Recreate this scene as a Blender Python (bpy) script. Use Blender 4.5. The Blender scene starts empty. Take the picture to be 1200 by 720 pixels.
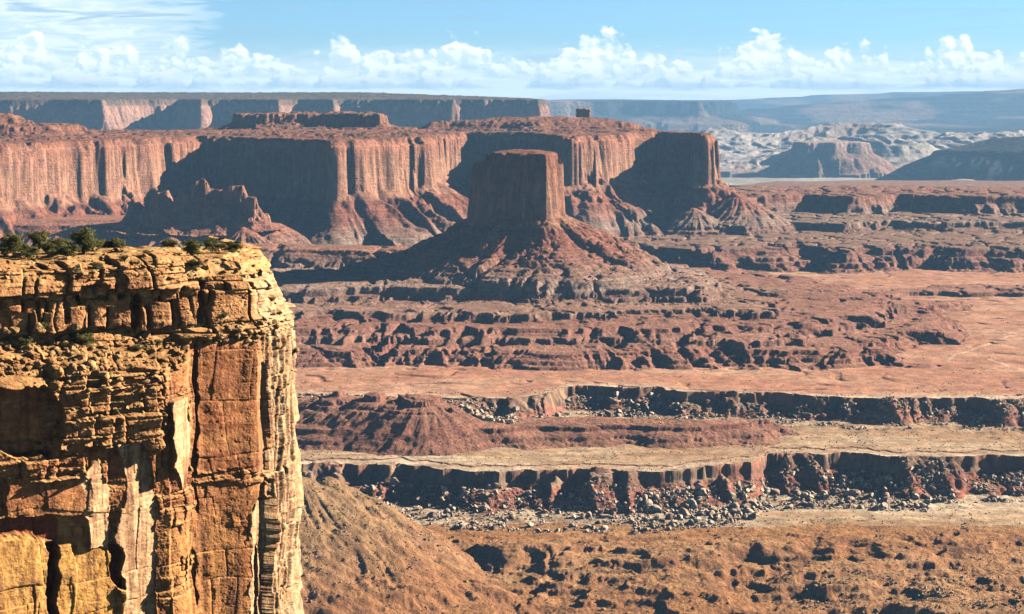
import bpy, bmesh, math, random, os
import numpy as np
from concurrent.futures import ThreadPoolExecutor
from mathutils import Vector, Matrix, Euler

SC = bpy.context.scene
COL = SC.collection
R = math.radians
random.seed(7)

# ------------------------------------------------------------------ camera
# 1 unit = 1 m; the camera stands on a rim, eye level is z = 0 and it looks along +Y
F = 2239.0                       # focal length in pixels of the 1200 px wide photograph
HY = 115.0                       # picture row of the true horizon
cam = bpy.data.cameras.new('camera')
cam.sensor_width = 36.0
cam.lens = 36.0 * F / 1200.0
cam.shift_y = -(360.0 - HY) / 1200.0
cam.clip_start = 1.0
cam.clip_end = 300000.0
cam_o = bpy.data.objects.new('camera', cam)
cam_o.rotation_euler = (R(90), 0, 0)
COL.objects.link(cam_o)
SC.camera = cam_o

# ------------------------------------------------------------------ light
SUN_EL = 24.0
SUN_AZ = 19.0                    # degrees from +X towards +Y
sd_ = Vector((math.cos(R(SUN_EL)) * math.cos(R(SUN_AZ)), math.cos(R(SUN_EL)) * math.sin(R(SUN_AZ)), math.sin(R(SUN_EL))))
sl = bpy.data.lights.new('sun', 'SUN')
sl.energy = 5.0
sl.angle = R(0.5)
sl.color = (1.0, 0.88, 0.73)
so = bpy.data.objects.new('sun', sl)
so.rotation_euler = sd_.to_track_quat('Z', 'Y').to_euler()
so.location = (300, 0, 300)
COL.objects.link(so)

SC.view_settings.view_transform = 'Standard'
SC.view_settings.look = 'None'
SC.view_settings.gamma = 1.0
SC.view_settings.use_curve_mapping = False
SC.view_settings.exposure = 1.5

SC.render.engine = 'CYCLES'
SC.cycles.use_denoising = True
try:
    SC.cycles.denoiser = 'OPENIMAGEDENOISE'
    SC.cycles.denoising_prefilter = 'ACCURATE'
except Exception:
    pass
SC.cycles.max_bounces = 4
SC.cycles.diffuse_bounces = 0
SC.cycles.glossy_bounces = 1
SC.cycles.transmission_bounces = 2
SC.cycles.volume_bounces = 0
SC.cycles.transparent_max_bounces = 8
SC.cycles.caustics_reflective = False
SC.cycles.caustics_refractive = False
SC.cycles.use_adaptive_sampling = True
SC.cycles.adaptive_threshold = 0.01


class NT:
    """small node-tree helper"""
    def __init__(self, tree):
        self.t = tree
        tree.nodes.clear()
    def n(self, kind, **kw):
        nd = self.t.nodes.new(kind)
        for k, v in kw.items():
            if k.startswith('i_'):
                nd.inputs[k[2:].replace('_', ' ')].default_value = v
            elif k.startswith('x'):
                nd.inputs[int(k[1:])].default_value = v
            else:
                setattr(nd, k, v)
        return nd
    def l(self, a, b):
        self.t.links.new(a, b)
    def math(self, op, a, b=None, c=None, clamp=False):
        nd = self.t.nodes.new('ShaderNodeMath')
        nd.operation = op
        nd.use_clamp = clamp
        for i, v in enumerate((a, b, c)):
            if v is None:
                continue
            if isinstance(v, (int, float)):
                nd.inputs[i].default_value = v
            else:
                self.l(v, nd.inputs[i])
        return nd.outputs[0]
    def mix(self, f, a, b, mode='MIX'):
        nd = self.t.nodes.new('ShaderNodeMix')
        nd.data_type = 'RGBA'
        nd.blend_type = mode
        for i, v in ((0, f), (6, a), (7, b)):
            if isinstance(v, (int, float)):
                nd.inputs[i].default_value = v
            elif isinstance(v, tuple):
                nd.inputs[i].default_value = (*v, 1) if len(v) == 3 else v
            else:
                self.l(v, nd.inputs[i])
        return nd.outputs[2]
    def rng(self, v, a, b, c=0.0, d=1.0, smooth=True):
        nd = self.t.nodes.new('ShaderNodeMapRange')
        nd.interpolation_type = 'SMOOTHSTEP' if smooth else 'LINEAR'
        nd.inputs[1].default_value = a; nd.inputs[2].default_value = b
        nd.inputs[3].default_value = c; nd.inputs[4].default_value = d
        self.l(v, nd.inputs[0])
        return nd.outputs[0]
    def noise(self, vec, scale, detail=5, rough=0.6, dist=0.0, col=False):
        nd = self.t.nodes.new('ShaderNodeTexNoise')
        nd.inputs['Scale'].default_value = scale
        nd.inputs['Detail'].default_value = detail
        nd.inputs['Roughness'].default_value = rough
        nd.inputs['Distortion'].default_value = dist
        if vec is not None:
            self.l(vec, nd.inputs['Vector'])
        return nd.outputs[1 if col else 0]
    def mapping(self, vec, loc=(0, 0, 0), scale=(1, 1, 1)):
        nd = self.t.nodes.new('ShaderNodeMapping')
        nd.inputs['Location'].default_value = loc
        nd.inputs['Scale'].default_value = scale
        self.l(vec, nd.inputs['Vector'])
        return nd.outputs[0]


# ------------------------------------------------------------------ world: sky and clouds
def build_world():
    w = bpy.data.worlds.new('World')
    SC.world = w
    w.use_nodes = True
    N = NT(w.node_tree)
    out = N.n('ShaderNodeOutputWorld')
    sky = N.n('ShaderNodeTexSky', sky_type='NISHITA')
    sky.sun_disc = False
    sky.sun_elevation = R(SUN_EL)
    sky.sun_rotation = R(90 - SUN_AZ)
    sky.altitude = 1800
    sky.air_density = 1.0
    sky.dust_density = 0.4
    sky.ozone_density = 1.5
    g = N.n('ShaderNodeTexCoord').outputs['Generated']
    sep = N.n('ShaderNodeSeparateXYZ')
    N.l(g, sep.inputs[0])
    az = N.math('ARCTAN2', sep.outputs[0], sep.outputs[1])       # 0 along +Y
    el = N.math('ARCSINE', sep.outputs[2])
    k = 57.2958
    az = N.math('MULTIPLY', az, k)
    el = N.math('MULTIPLY', el, k)                               # both in degrees

    def vec(sx, sy, ox=0.0, oy=0.0, z=0.0):
        c = N.n('ShaderNodeCombineXYZ')
        N.l(N.math('MULTIPLY_ADD', az, sx, ox), c.inputs[0])
        N.l(N.math('MULTIPLY_ADD', el, sy, oy), c.inputs[1])
        c.inputs[2].default_value = z
        return c.outputs[0]

    def noise2(v, scale, detail, rough, dist=0.0):
        nd = N.n('ShaderNodeTexNoise', noise_dimensions='2D')
        nd.inputs['Scale'].default_value = scale; nd.inputs['Detail'].default_value = detail
        nd.inputs['Roughness'].default_value = rough; nd.inputs['Distortion'].default_value = dist
        N.l(v, nd.inputs['Vector'])
        return nd.outputs[0]

    # --- cumulus bank with flat bases and billowing tops
    def cumulus(base, height, seed, f=1.0, dx=0.0, dy=0.0, fine=True, bias=0.0, lo=0.40, hi=0.64):
        big = noise2(vec(0.42, 0.02, seed + dx * 0.42, 0.0), 1.0, 3, 0.6)
        v1 = vec(1.25 * f, 1.9 * f, seed + dx * 1.25 * f, seed + dy * 1.9 * f)
        vo = N.n('ShaderNodeTexVoronoi', voronoi_dimensions='2D')
        vo.inputs['Scale'].default_value = 1.5
        vo.inputs['Detail'].default_value = 2.5 if fine else 1.0
        vo.inputs['Roughness'].default_value = 0.55
        n1 = noise2(v1, 2.6, 6 if fine else 2, 0.6)
        w = N.n('ShaderNodeCombineXYZ')
        sp = N.n('ShaderNodeSeparateXYZ'); N.l(v1, sp.inputs[0])
        N.l(N.math('MULTIPLY_ADD', n1, 0.55, sp.outputs[0]), w.inputs[0])
        N.l(N.math('MULTIPLY_ADD', n1, -0.5, sp.outputs[1]), w.inputs[1])
        N.l(w.outputs[0], vo.inputs['Vector'])
        bil = N.math('SUBTRACT', 0.5, vo.outputs['Distance'])
        top = N.rng(big, lo, hi, 0.12, 1.0)
        hh = N.math('DIVIDE', N.math('SUBTRACT', el, base - dy), height)      # 0 base .. 1 top
        dens = N.math('SUBTRACT', top, N.math('MAXIMUM', hh, 0.0))
        dens = N.math('MULTIPLY_ADD', bil, 0.62, N.math('ADD', dens, bias))
        dens = N.math('MULTIPLY_ADD', N.math('SUBTRACT', n1, 0.5), 0.62, dens)
        return dens, hh

    base_sky = N.mix(1.0, sky.outputs[0], (0.50, 0.79, 1.17), 'MULTIPLY')
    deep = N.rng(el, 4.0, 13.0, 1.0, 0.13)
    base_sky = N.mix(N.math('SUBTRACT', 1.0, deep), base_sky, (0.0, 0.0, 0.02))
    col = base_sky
    st = noise2(vec(0.14, 1.7, 3.0, 1.0), 1.0, 6, 0.6, 0.4)
    st2 = noise2(vec(0.5, 3.4, 9.0, 2.0), 1.0, 5, 0.65, 0.3)
    veil = N.math('MULTIPLY', N.rng(el, 1.9, 0.5, 0.0, 1.0), N.rng(st, 0.34, 0.56, 0.6, 1.0))
    leftw = N.rng(az, -7.0, -12.0, 0.0, 1.0)
    left = N.math('MULTIPLY_ADD', st2, 0.7, N.math('MULTIPLY_ADD', leftw, 0.52, N.math('MULTIPLY', st, 0.5)))
    left = N.math('MULTIPLY', N.rng(left, 0.70, 0.86, 0.0, 1.0), N.rng(el, 7.4, 4.5, 0.0, 1.0))
    veil = N.math('MAXIMUM', veil, N.math('MULTIPLY', left, leftw))
    WHITE = (7.9, 8.6, 8.9)
    SHADE = (5.5, 6.9, 7.9)
    vc = N.mix(N.rng(st2, 0.36, 0.60, 0.0, 1.0), SHADE, WHITE)
    vc = N.mix(N.rng(el, 1.3, 0.2, 0.0, 1.0), vc, (13.5, 13.8, 13.6))
    col = N.mix(N.math('MULTIPLY', veil, 0.85), col, vc)
    for base, height, seed, f, bias, lo, hi in ((0.85, 1.25, 11.3, 0.50, 0.10, 0.36, 0.68), (0.62, 0.75, 27.9, 0.80, 0.24, 0.36, 0.66), (0.30, 0.62, 51.7, 0.62, 0.30, 0.40, 0.62)):
        d0, hh = cumulus(base, height, seed, f, bias=bias, lo=lo, hi=hi)
        d1, _ = cumulus(base, height, seed, f, 0.13, 0.12, False, bias=bias, lo=lo, hi=hi)
        cover = N.math('MULTIPLY', N.rng(d0, -0.04, 0.22, 0.0, 1.0), N.rng(N.math('MULTIPLY_ADD', N.math('SUBTRACT', st2, 0.5), 0.8, hh), -0.16, 0.10, 0.0, 1.0))
        lit = N.rng(N.math('SUBTRACT', d0, d1), -0.22, 0.20, 0.0, 1.0)
        lit = N.math('MAXIMUM', lit, N.rng(d0, 0.22, 0.02, 0.0, 0.9))
        lit = N.math('MULTIPLY', lit, N.rng(hh, -0.05, 0.40, 0.45, 1.0))
        cc = N.mix(lit, (5.8, 7.2, 8.2), (9.2, 9.7, 10.0))
        col = N.mix(N.math('MULTIPLY', cover, 0.95), col, cc)
    # thin blue-grey bars of cloud high in the picture
    bar = noise2(vec(0.20, 3.0, 31.0, 5.0), 1.0, 5, 0.6, 0.5)
    bm = N.math('MULTIPLY', N.rng(bar, 0.55, 0.68, 0.0, 0.8), N.rng(el, 1.7, 2.2, 0.0, 1.0))
    bm = N.math('MULTIPLY', bm, N.rng(el, 7.4, 5.0, 0.0, 1.0))
    bm = N.math('MULTIPLY', bm, N.rng(az, 3.0, -8.0, 0.35, 1.0))
    col = N.mix(bm, col, (2.9, 4.6, 6.1))
    STR = 0.05
    bg = N.n('ShaderNodeBackground')
    bg.inputs['Strength'].default_value = STR
    N.l(col, bg.inputs['Color'])
    # outside a low belt the sky is clear: the cloud nodes need no evaluation there
    clear = N.n('ShaderNodeBackground')
    clear.inputs['Strength'].default_value = STR
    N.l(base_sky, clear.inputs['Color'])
    ms = N.n('ShaderNodeMixShader')
    N.l(N.math('GREATER_THAN', N.math('ABSOLUTE', N.math('SUBTRACT', el, 3.0)), 4.5), ms.inputs[0])
    N.l(bg.outputs[0], ms.inputs[1]); N.l(clear.outputs[0], ms.inputs[2])
    N.l(ms.outputs[0], out.inputs['Surface'])
    w.cycles.sampling_method = 'MANUAL'
    w.cycles.sample_map_resolution = 512


build_world()

# ------------------------------------------------------------------ numpy noise
_rs = np.random.RandomState(4)
_PERM = _rs.permutation(4096).astype(np.int32)
_ANG = _rs.rand(4096) * 2 * np.pi
_GX = np.cos(_ANG).astype(np.float32)
_GY = np.sin(_ANG).astype(np.float32)
_VAL = (_rs.rand(4096) * 2 - 1).astype(np.float32)
_M = 4095


def pn(x, y, seed=0):
    """gradient noise, about -1..1"""
    x = np.asarray(x, np.float32); y = np.asarray(y, np.float32)
    xi = np.floor(x); yi = np.floor(y)
    fx = x - xi; fy = y - yi
    ix = xi.astype(np.int32) + seed * 131; iy = yi.astype(np.int32) + seed * 57
    px0 = _PERM[ix & _M]; px1 = _PERM[(ix + 1) & _M]
    u = fx * fx * fx * (fx * (fx * 6 - 15) + 10)
    v = fy * fy * fy * (fy * (fy * 6 - 15) + 10)
    def g(p, iyy, dx, dy):
        h = _PERM[(p + iyy) & _M]
        return _GX[h] * dx + _GY[h] * dy
    a = g(px0, iy, fx, fy); b = g(px1, iy, fx - 1, fy)
    c = g(px0, iy + 1, fx, fy - 1); d = g(px1, iy + 1, fx - 1, fy - 1)
    ab = a + u * (b - a); cd = c + u * (d - c)
    return (ab + v * (cd - ab)) * 1.5


def fbm(x, y, oct=4, seed=0, gain=0.5, lac=2.03):
    s = 0; a = 1.0; t = 0
    for i in range(oct):
        s = s + a * pn(x, y, seed + i)
        t += a; a *= gain; x = x * lac; y = y * lac
    return s / t * 1.25


def ridged(x, y, oct=3, seed=0, gain=0.5, lac=2.1):
    """0..1 with sharp ridges near 1"""
    s = 0; a = 1.0; t = 0
    for i in range(oct):
        s = s + a * (1 - np.abs(pn(x, y, seed + i)) * 1.6)
        t += a; a *= gain; x = x * lac; y = y * lac
    return s / t


def sstep(a, b, x):
    t = np.clip((x - a) / (b - a), 0, 1)
    return t * t * (3 - 2 * t)


def sdf(poly, X, Y):
    """signed distance (positive outside) and arc-length of nearest boundary point"""
    P = np.array(poly, np.float64)
    Q = np.roll(P, -1, 0)
    best = np.full(X.shape, 1e18, np.float32); sa = np.zeros(X.shape, np.float32)
    inside = np.zeros(X.shape, bool)
    L = 0.0
    for (ax, ay), (bx, by) in zip(P, Q):
        dx, dy = bx - ax, by - ay
        l2 = dx * dx + dy * dy
        t = np.clip(((X - ax) * dx + (Y - ay) * dy) / l2, 0, 1)
        ex = X - ax - t * dx; ey = Y - ay - t * dy
        d = ex * ex + ey * ey
        m = d < best
        best = np.where(m, d, best)
        ln = math.sqrt(l2)
        sa = np.where(m, L + t * ln, sa)
        L += ln
        if ay != by:
            c = ((Y >= min(ay, by)) & (Y < max(ay, by)))
            xx = ax + (Y - ay) * dx / dy
            inside ^= (c & (X < xx))
    d = np.sqrt(best)
    return np.where(inside, -d, d), sa


def W(px, r):
    return ((px - 600.0) / F * r, float(r))


def poly(*pts):
    return [W(a, b) for a, b in pts]

# ------------------------------------------------------------------ land: one height function
ID = dict(floor=0, hill=1, badlands=2, butte=3, mesa=4, bench=5, caprock=6, knoll=7, far_mesa=8,
          domes=9, far_butte=10, ridge=11, plateau=12, mountain=13, river=14)


def rim1(px):   # upper white-rim line: plain A drops to the middle bench
    return np.interp(px, [-400, 300, 480, 545, 600, 640, 665, 700, 770, 800, 900, 1000, 1100, 1200, 1500],
                     [2380, 2380, 2360, 2345, 2330, 2380, 2430, 2440, 2425, 2385, 2375, 2352, 2350, 2338, 2330])


def rim2(px):   # lower white-rim line: middle bench drops to the lower floor
    return np.interp(px, [-400, 300, 420, 470, 520, 640, 760, 800, 850, 880, 900, 1000, 1080, 1200, 1500],
                     [2075, 2075, 2070, 2095, 2062, 2050, 2048, 2062, 2075, 2085, 2135, 2140, 2118, 2126, 2130])


LAYERS = []


def layer(name, pts, prof, wa=0.0, wl=100.0, wb=0.0, wb_l=20.0, rib=0.0, rib_l=50.0, rib_d=(10, 60),
          grad=None, seed=0, reach=None, topn=0.0, cols=0.0, tal=None):
    P = poly(*pts)
    d = [p[0] for p in prof]
    LAYERS.append(dict(id=ID[name], P=P, d=d, z=[p[1] for p in prof], wa=wa, wl=wl, wb=wb, wbl=wb_l, rib=rib,
                       ribl=rib_l, ribd=rib_d, grad=grad, seed=seed + 10 * len(LAYERS), topn=topn, cols=cols, tal=tal,
                       reach=reach if reach else max(d)))


MOEN = [(0, -306), (3, -311), (22, -318), (26, -324), (60, -336), (64, -342), (120, -356), (220, -372)]

# -- layered red hill standing on the middle bench, left of the centre
layer('hill', [(300, 2330), (350, 2275), (420, 2268), (470, 2290), (540, 2290), (560, 2330), (500, 2360), (300, 2380)],
      [(-60, -362), (0, -371), (3, -375), (18, -382), (21, -386), (45, -394), (80, -401)], wa=18, wl=70, wb=4, wb_l=15, rib=14, rib_l=38, seed=1, reach=90)
layer('hill', [(640, 2255), (700, 2235), (800, 2215), (880, 2235), (900, 2262), (800, 2275), (700, 2285), (560, 2280), (520, 2262)],
      [(-40, -376), (0, -382), (2, -386), (20, -391), (23, -394), (50, -401)], wa=16, wl=60, wb=4, wb_l=13, rib=12, rib_l=32, seed=2, reach=60)
layer('hill', [(300, 2205), (420, 2200), (520, 2205), (640, 2215), (700, 2225), (690, 2260), (500, 2300), (300, 2300)],
      [(-60, -376), (0, -382), (3, -386), (20, -391), (23, -394), (50, -401)], wa=16, wl=60, wb=4, wb_l=13, rib=14, rib_l=34, seed=3, reach=60)
# -- platform of the central butte: gullied lower buttresses, then the ledge bench
layer('butte', [(150, 2900), (300, 2790), (345, 2760), (420, 2775), (500, 2745), (560, 2728), (640, 2720), (720, 2722), (745, 2735), (765, 2790), (790, 2830),
                (815, 2760), (850, 2700), (905, 2690), (925, 2720), (960, 2830), (905, 2980), (860, 3120), (830, 3300), (740, 3560), (600, 3600), (150, 3600)],
      [(-260, -334), (-110, -336), (-40, -337), (0, -339), (3, -345), (20, -350), (24, -356), (48, -366), (90, -372)],
      wa=30, wl=120, wb=7, wb_l=22, rib=64, rib_l=74, rib_d=(-110, 10), seed=4, reach=130)
layer('butte', [(150, 2990), (300, 2890), (345, 2860), (430, 2890), (520, 2850), (620, 2835), (720, 2850), (780, 2920), (830, 2900), (880, 2860), (900, 2900), (860, 3060), (830, 3300), (740, 3560), (600, 3600), (150, 3600)],
      [(-200, -313), (0, -317), (3, -323), (18, -328), (21, -332), (48, -342)],
      wa=30, wl=110, wb=7, wb_l=22, rib=52, rib_l=66, rib_d=(-90, 10), seed=41, reach=90)
layer('butte', [(745, 2900), (800, 2800), (860, 2700), (925, 2650), (990, 2640), (1030, 2660), (990, 2800), (930, 2960), (860, 3200), (800, 3300)],
      [(-60, -345), (0, -349), (3, -352), (25, -357), (28, -361), (60, -371)], wa=34, wl=80, wb=5, wb_l=17, rib=26, rib_l=45, rib_d=(-40, 20), seed=5, reach=100)
layer('butte', [(200, 3020), (345, 3000), (450, 3035), (560, 3010), (640, 2990), (740, 3000), (822, 3015), (845, 3080), (835, 3250), (800, 3450), (700, 3600), (500, 3650), (200, 3650)],
      [(-90, -292), (0, -299), (3, -307), (30, -318), (34, -321), (250, -331), (290, -344), (350, -352), (400, -373)], wa=22, wl=110, wb=4, wb_l=15, rib=46, rib_l=64, rib_d=(-10, 90), seed=6, reach=400)
# left shoulder ridge of the butte, then its talus cone and cliff
layer('butte', [(250, 3400), (345, 3360), (420, 3330), (500, 3290), (560, 3260), (560, 3360), (480, 3420), (250, 3520)],
      [(-40, -262), (0, -266), (3, -270), (60, -296), (64, -301), (95, -312)], wa=14, wl=80, wb=3, wb_l=15, rib=12, rib_l=30, seed=7, reach=130)
layer('butte', [(571, 3290), (578, 3258), (606, 3222), (639, 3190), (645, 3205), (646, 3235), (653, 3285), (648, 3350), (618, 3370), (578, 3365)],
      [(-30, -91), (-3, -94), (0, -98), (3, -114), (5, -116), (9, -160), (13, -208), (18, -216), (63, -243), (66, -247), (120, -271), (124, -275), (185, -302), (215, -318)],
      wa=5, wl=50, wb=7, wb_l=15, rib=15, rib_l=30, rib_d=(14, 70), seed=8, topn=4, cols=4.2, tal=(-200, 0.50, 12, 46))
layer('butte', [(556, 3300), (562, 3268), (580, 3248), (602, 3262), (600, 3350), (566, 3360)],
      [(-20, -108), (-3, -110), (0, -114), (4, -124), (9, -170), (13, -212), (20, -224), (60, -250), (110, -280)],
      wa=4, wl=50, wb=3, wb_l=16, rib=12, rib_l=30, rib_d=(14, 70), seed=83, topn=3, cols=4.0)
# -- main mesa with its long zigzag cliff
layer('mesa', [(-260, 3500), (-60, 3620), (0, 3760), (60, 3900), (130, 4100), (190, 4330), (236, 4520), (300, 4330), (350, 4180), (391, 4060), (420, 4090), (455, 4200), (492, 4330),
               (505, 4480), (512, 4800), (545, 5060), (610, 5020), (650, 4620), (664, 4500), (700, 4640), (733, 4790), (752, 5020), (768, 5050), (790, 4930), (815, 4800), (834, 4700), (838, 4770),
               (815, 4900), (770, 5200), (700, 5500), (480, 5550), (400, 5250), (200, 5150), (-260, 4900)],
      [(-700, -84), (-300, -85), (-60, -87), (-14, -88), (0, -90), (1, -95), (5, -97), (6, -102), (10, -104), (11, -110), (15, -160), (20, -208), (26, -222), (60, -245), (64, -252), (120, -284), (124, -292), (150, -303),
       (154, -316), (185, -326), (240, -350), (330, -374)],
      wa=30, wl=130, wb=15, wb_l=44, rib=24, rib_l=66, rib_d=(22, 110), seed=9, topn=4, cols=8.5, tal=(-204, 0.62, 28, 95))
layer('mesa', [(-100, 3700), (120, 3690), (160, 3700), (230, 3680), (318, 3690), (325, 3760), (240, 3900), (100, 3950), (-100, 3950)],
      [(-40, -238), (0, -246), (60, -280), (64, -286), (110, -308), (114, -316), (230, -372)],
      wa=14, wl=80, wb=5, wb_l=20, rib=18, rib_l=42, rib_d=(0, 60), seed=31)
# tiers standing on the mesa
layer('caprock', [(272, 5050), (300, 5000), (345, 5040), (400, 5020), (446, 5000), (452, 5080), (440, 5200), (330, 5220), (280, 5150)],
      [(-20, -40), (0, -43), (5, -66), (30, -76), (130, -88)], wa=12, wl=60, wb=5, wb_l=16, rib=6, rib_l=20, seed=10, cols=4)
layer('caprock', [(-60, 4250), (20, 4300), (60, 4360), (100, 4450), (60, 4600), (-60, 4700)],
      [(-20, -62), (0, -64), (5, -74), (30, -84), (50, -92)], wa=16, wl=50, wb=5, wb_l=16, rib=6, rib_l=20, seed=11, cols=4)
layer('caprock', [(-60, 4420), (0, 4440), (30, 4480), (20, 4560), (-60, 4600)],
      [(-30, -38), (0, -46), (20, -62), (30, -70)], wa=12, wl=30, wb=5, wb_l=14, rib=6, rib_l=20, seed=12, cols=3)
layer('caprock', [(500, 5250), (620, 5130), (700, 5160), (745, 5230), (730, 5420), (600, 5450)],
      [(-150, -52), (-30, -62), (0, -70), (4, -75), (90, -93)], wa=30, wl=90, wb=4, wb_l=16, rib=8, rib_l=30, seed=13)
# -- right-hand benches, three steps
layer('bench', [(600, 5050), (760, 5000), (840, 4800), (868, 4740), (890, 4860), (940, 5000), (985, 4930), (1000, 4890), (1060, 5000), (1110, 4900), (1200, 4880), (1400, 4860),
                (1700, 4900), (1700, 5450), (1200, 5380), (1000, 5500), (850, 5400), (700, 5600), (600, 5600)],
      [(-400, -240), (0, -250), (7, -268), (30, -280), (33, -287), (60, -299), (64, -304), (150, -314), (200, -345)], wa=50, wl=190, wb=16, wb_l=50, rib=34, rib_l=95, rib_d=(-5, 50), seed=14, topn=3)
layer('bench', [(700, 4800), (780, 4700), (820, 4520), (860, 4480), (910, 4620), (985, 4560), (1040, 4680), (1120, 4560), (1200, 4600), (1400, 4560), (1700, 4600), (1700, 5200), (700, 5200)],
      [(-300, -292), (0, -298), (6, -308), (28, -317), (32, -323), (60, -330), (120, -340)], wa=60, wl=180, wb=16, wb_l=46, rib=34, rib_l=85, rib_d=(-5, 50), seed=15)
layer('bench', [(700, 4450), (752, 4200), (800, 4110), (850, 4060), (900, 4150), (950, 4190), (985, 4080), (1040, 4160), (1090, 4200), (1150, 4080), (1220, 4110), (1400, 4080), (1700, 4100), (1700, 5000), (700, 5000)],
      [(-500, -312), (-200, -318), (0, -323), (6, -333), (9, -336), (36, -350), (39, -355), (66, -368), (90, -373)], wa=50, wl=160, wb=16, wb_l=42, rib=38, rib_l=78, rib_d=(-5, 45), seed=16)
# low ledges on the plain in front of the benches
layer('hill', [(1000, 3560), (1030, 3520), (1100, 3560), (1200, 3540), (1400, 3600), (1400, 3700), (1100, 3700)],
      [(-30, -358), (0, -360), (4, -370)], wa=24, wl=80, wb=5, wb_l=22, seed=17, reach=40)
layer('hill', [(985, 3330), (1014, 3290), (1050, 3320), (1110, 3310), (1130, 3380), (1050, 3420), (970, 3400)],
      [(-30, -352), (0, -357), (4, -363), (40, -371)], wa=16, wl=60, wb=5, wb_l=18, rib=10, rib_l=30, seed=18, reach=60)
layer('hill', [(900, 3230), (960, 3180), (1045, 3120), (1060, 3160), (1000, 3260)],
      [(-30, -356), (0, -359), (3, -364), (30, -371)], wa=16, wl=60, wb=5, wb_l=18, rib=10, rib_l=30, seed=19, reach=60)
# -- far mesa along the left horizon
layer('far_mesa', [(-300, 9300), (-60, 9450), (60, 9550), (117, 9480), (150, 9900), (206, 10500), (222, 9700), (238, 9600), (246, 9750), (262, 9760), (300, 9700), (328, 9640), (338, 9780), (352, 9900), (372, 9760), (388, 9690), (398, 9860), (440, 9880),
                   (480, 9750), (524, 9700), (538, 9900), (600, 9800), (631, 9740), (636, 10300), (560, 12500), (0, 13500), (-300, 13500)],
      [(-3000, 46), (-900, 30), (-260, 4), (0, -8), (12, -40), (20, -44), (45, -150), (60, -172), (300, -270), (700, -420), (1000, -520)],
      wa=40, wl=420, wb=26, wb_l=90, rib=70, rib_l=170, rib_d=(60, 260), seed=20, topn=6, cols=20, tal=(-150, 0.42, 40, 200))
# -- far right
layer('far_butte', [(930, 12900), (945, 12650), (985, 12600), (1015, 12700), (1020, 12950), (975, 13100)],
      [(-60, -292), (0, -300), (20, -368), (60, -395), (190, -480), (300, -530)], wa=60, wl=160, wb=20, wb_l=70, rib=40, rib_l=90, rib_d=(25, 110), seed=21, cols=16)
layer('ridge', [(1270, 10600), (1320, 10700), (1500, 10500), (1800, 10500), (1800, 12000), (1330, 12000), (1240, 11400), (1130, 11500), (1090, 11300), (1150, 11000)],
      [(-700, -170), (-320, -200), (-300, -222), (0, -310), (20, -335), (160, -400), (400, -520)], wa=60, wl=400, wb=20, wb_l=80, rib=50, rib_l=150, seed=22)
layer('bench', [(880, 7700), (960, 7500), (1060, 7600), (1200, 7450), (1500, 7500), (1500, 8600), (960, 8600), (860, 8200)],
      [(-300, -360), (0, -372), (14, -400), (80, -425), (90, -440), (240, -500), (330, -530)], wa=90, wl=260, wb=16, wb_l=60, rib=50, rib_l=120, rib_d=(-10, 60), seed=23)
layer('hill', [(705, 8100), (745, 8050), (775, 8150), (750, 8300)],
      [(-60, -425), (0, -440), (10, -455), (120, -530)], wa=40, wl=140, wb=12, wb_l=60, rib=20, rib_l=80, seed=24)
layer('plateau', [(560, 24500), (650, 23500), (740, 24300), (812, 23800), (830, 25000), (860, 29000), (560, 29000)],
      [(-1500, -20), (0, -45), (60, -210), (700, -330)], wa=400, wl=1600, wb=80, wb_l=400, rib=120, rib_l=500, seed=25, cols=60)

CONES = [  # px, r, peak z, slope, ridge noise
    ('hill', 487, 2250, -340, 0.50, 1.3), ('hill', 441, 2272, -345, 0.46, 1.3), ('hill', 395, 2290, -350, 0.42, 2),
    ('badlands', 383, 1855, -368, 0.58, 2.2), ('badlands', 330, 1830, -355, 0.50, 1.5), ('badlands', 455, 1800, -424, 0.30, 1.5),
    ('hill', 1014, 3345, -341, 0.34, 5),
    ('mesa', 284, 3620, -244, 0.62, 6), ('mesa', 200, 3600, -262, 0.6, 6), ('mesa', 862, 4650, -232, 0.52, 3.5), ('mesa', 812, 4570, -262, 0.5, 2.5),
]


def terr(h, X, Y, amp):
    """ledges: hard beds every dozen metres stand steep, soft beds between them lie back"""
    w = 2.2 * pn(X / 160, Y / 160, 77) + 0.9 * pn(X / 35, Y / 35, 78)
    per = 9.5
    q = (h + w) / per
    f = q - np.floor(q)
    st = np.where(f < 0.84, f / 0.84 * 0.24, 0.24 + (f - 0.84) / 0.16 * 0.76) - f
    big = 0.6 + 0.8 * (pn(np.floor(q) * 3.7, X / 400, 79))
    h = h + st * per * amp * np.clip(big, 0.25, 1.15)
    q = (h + .6 * w) / 3.1; f = q - np.floor(q)
    return h + 3.1 * .55 * amp * (np.where(f < .8, f / .8 * .3, .3 + (f - .8) / .2 * .7) - f)


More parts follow.
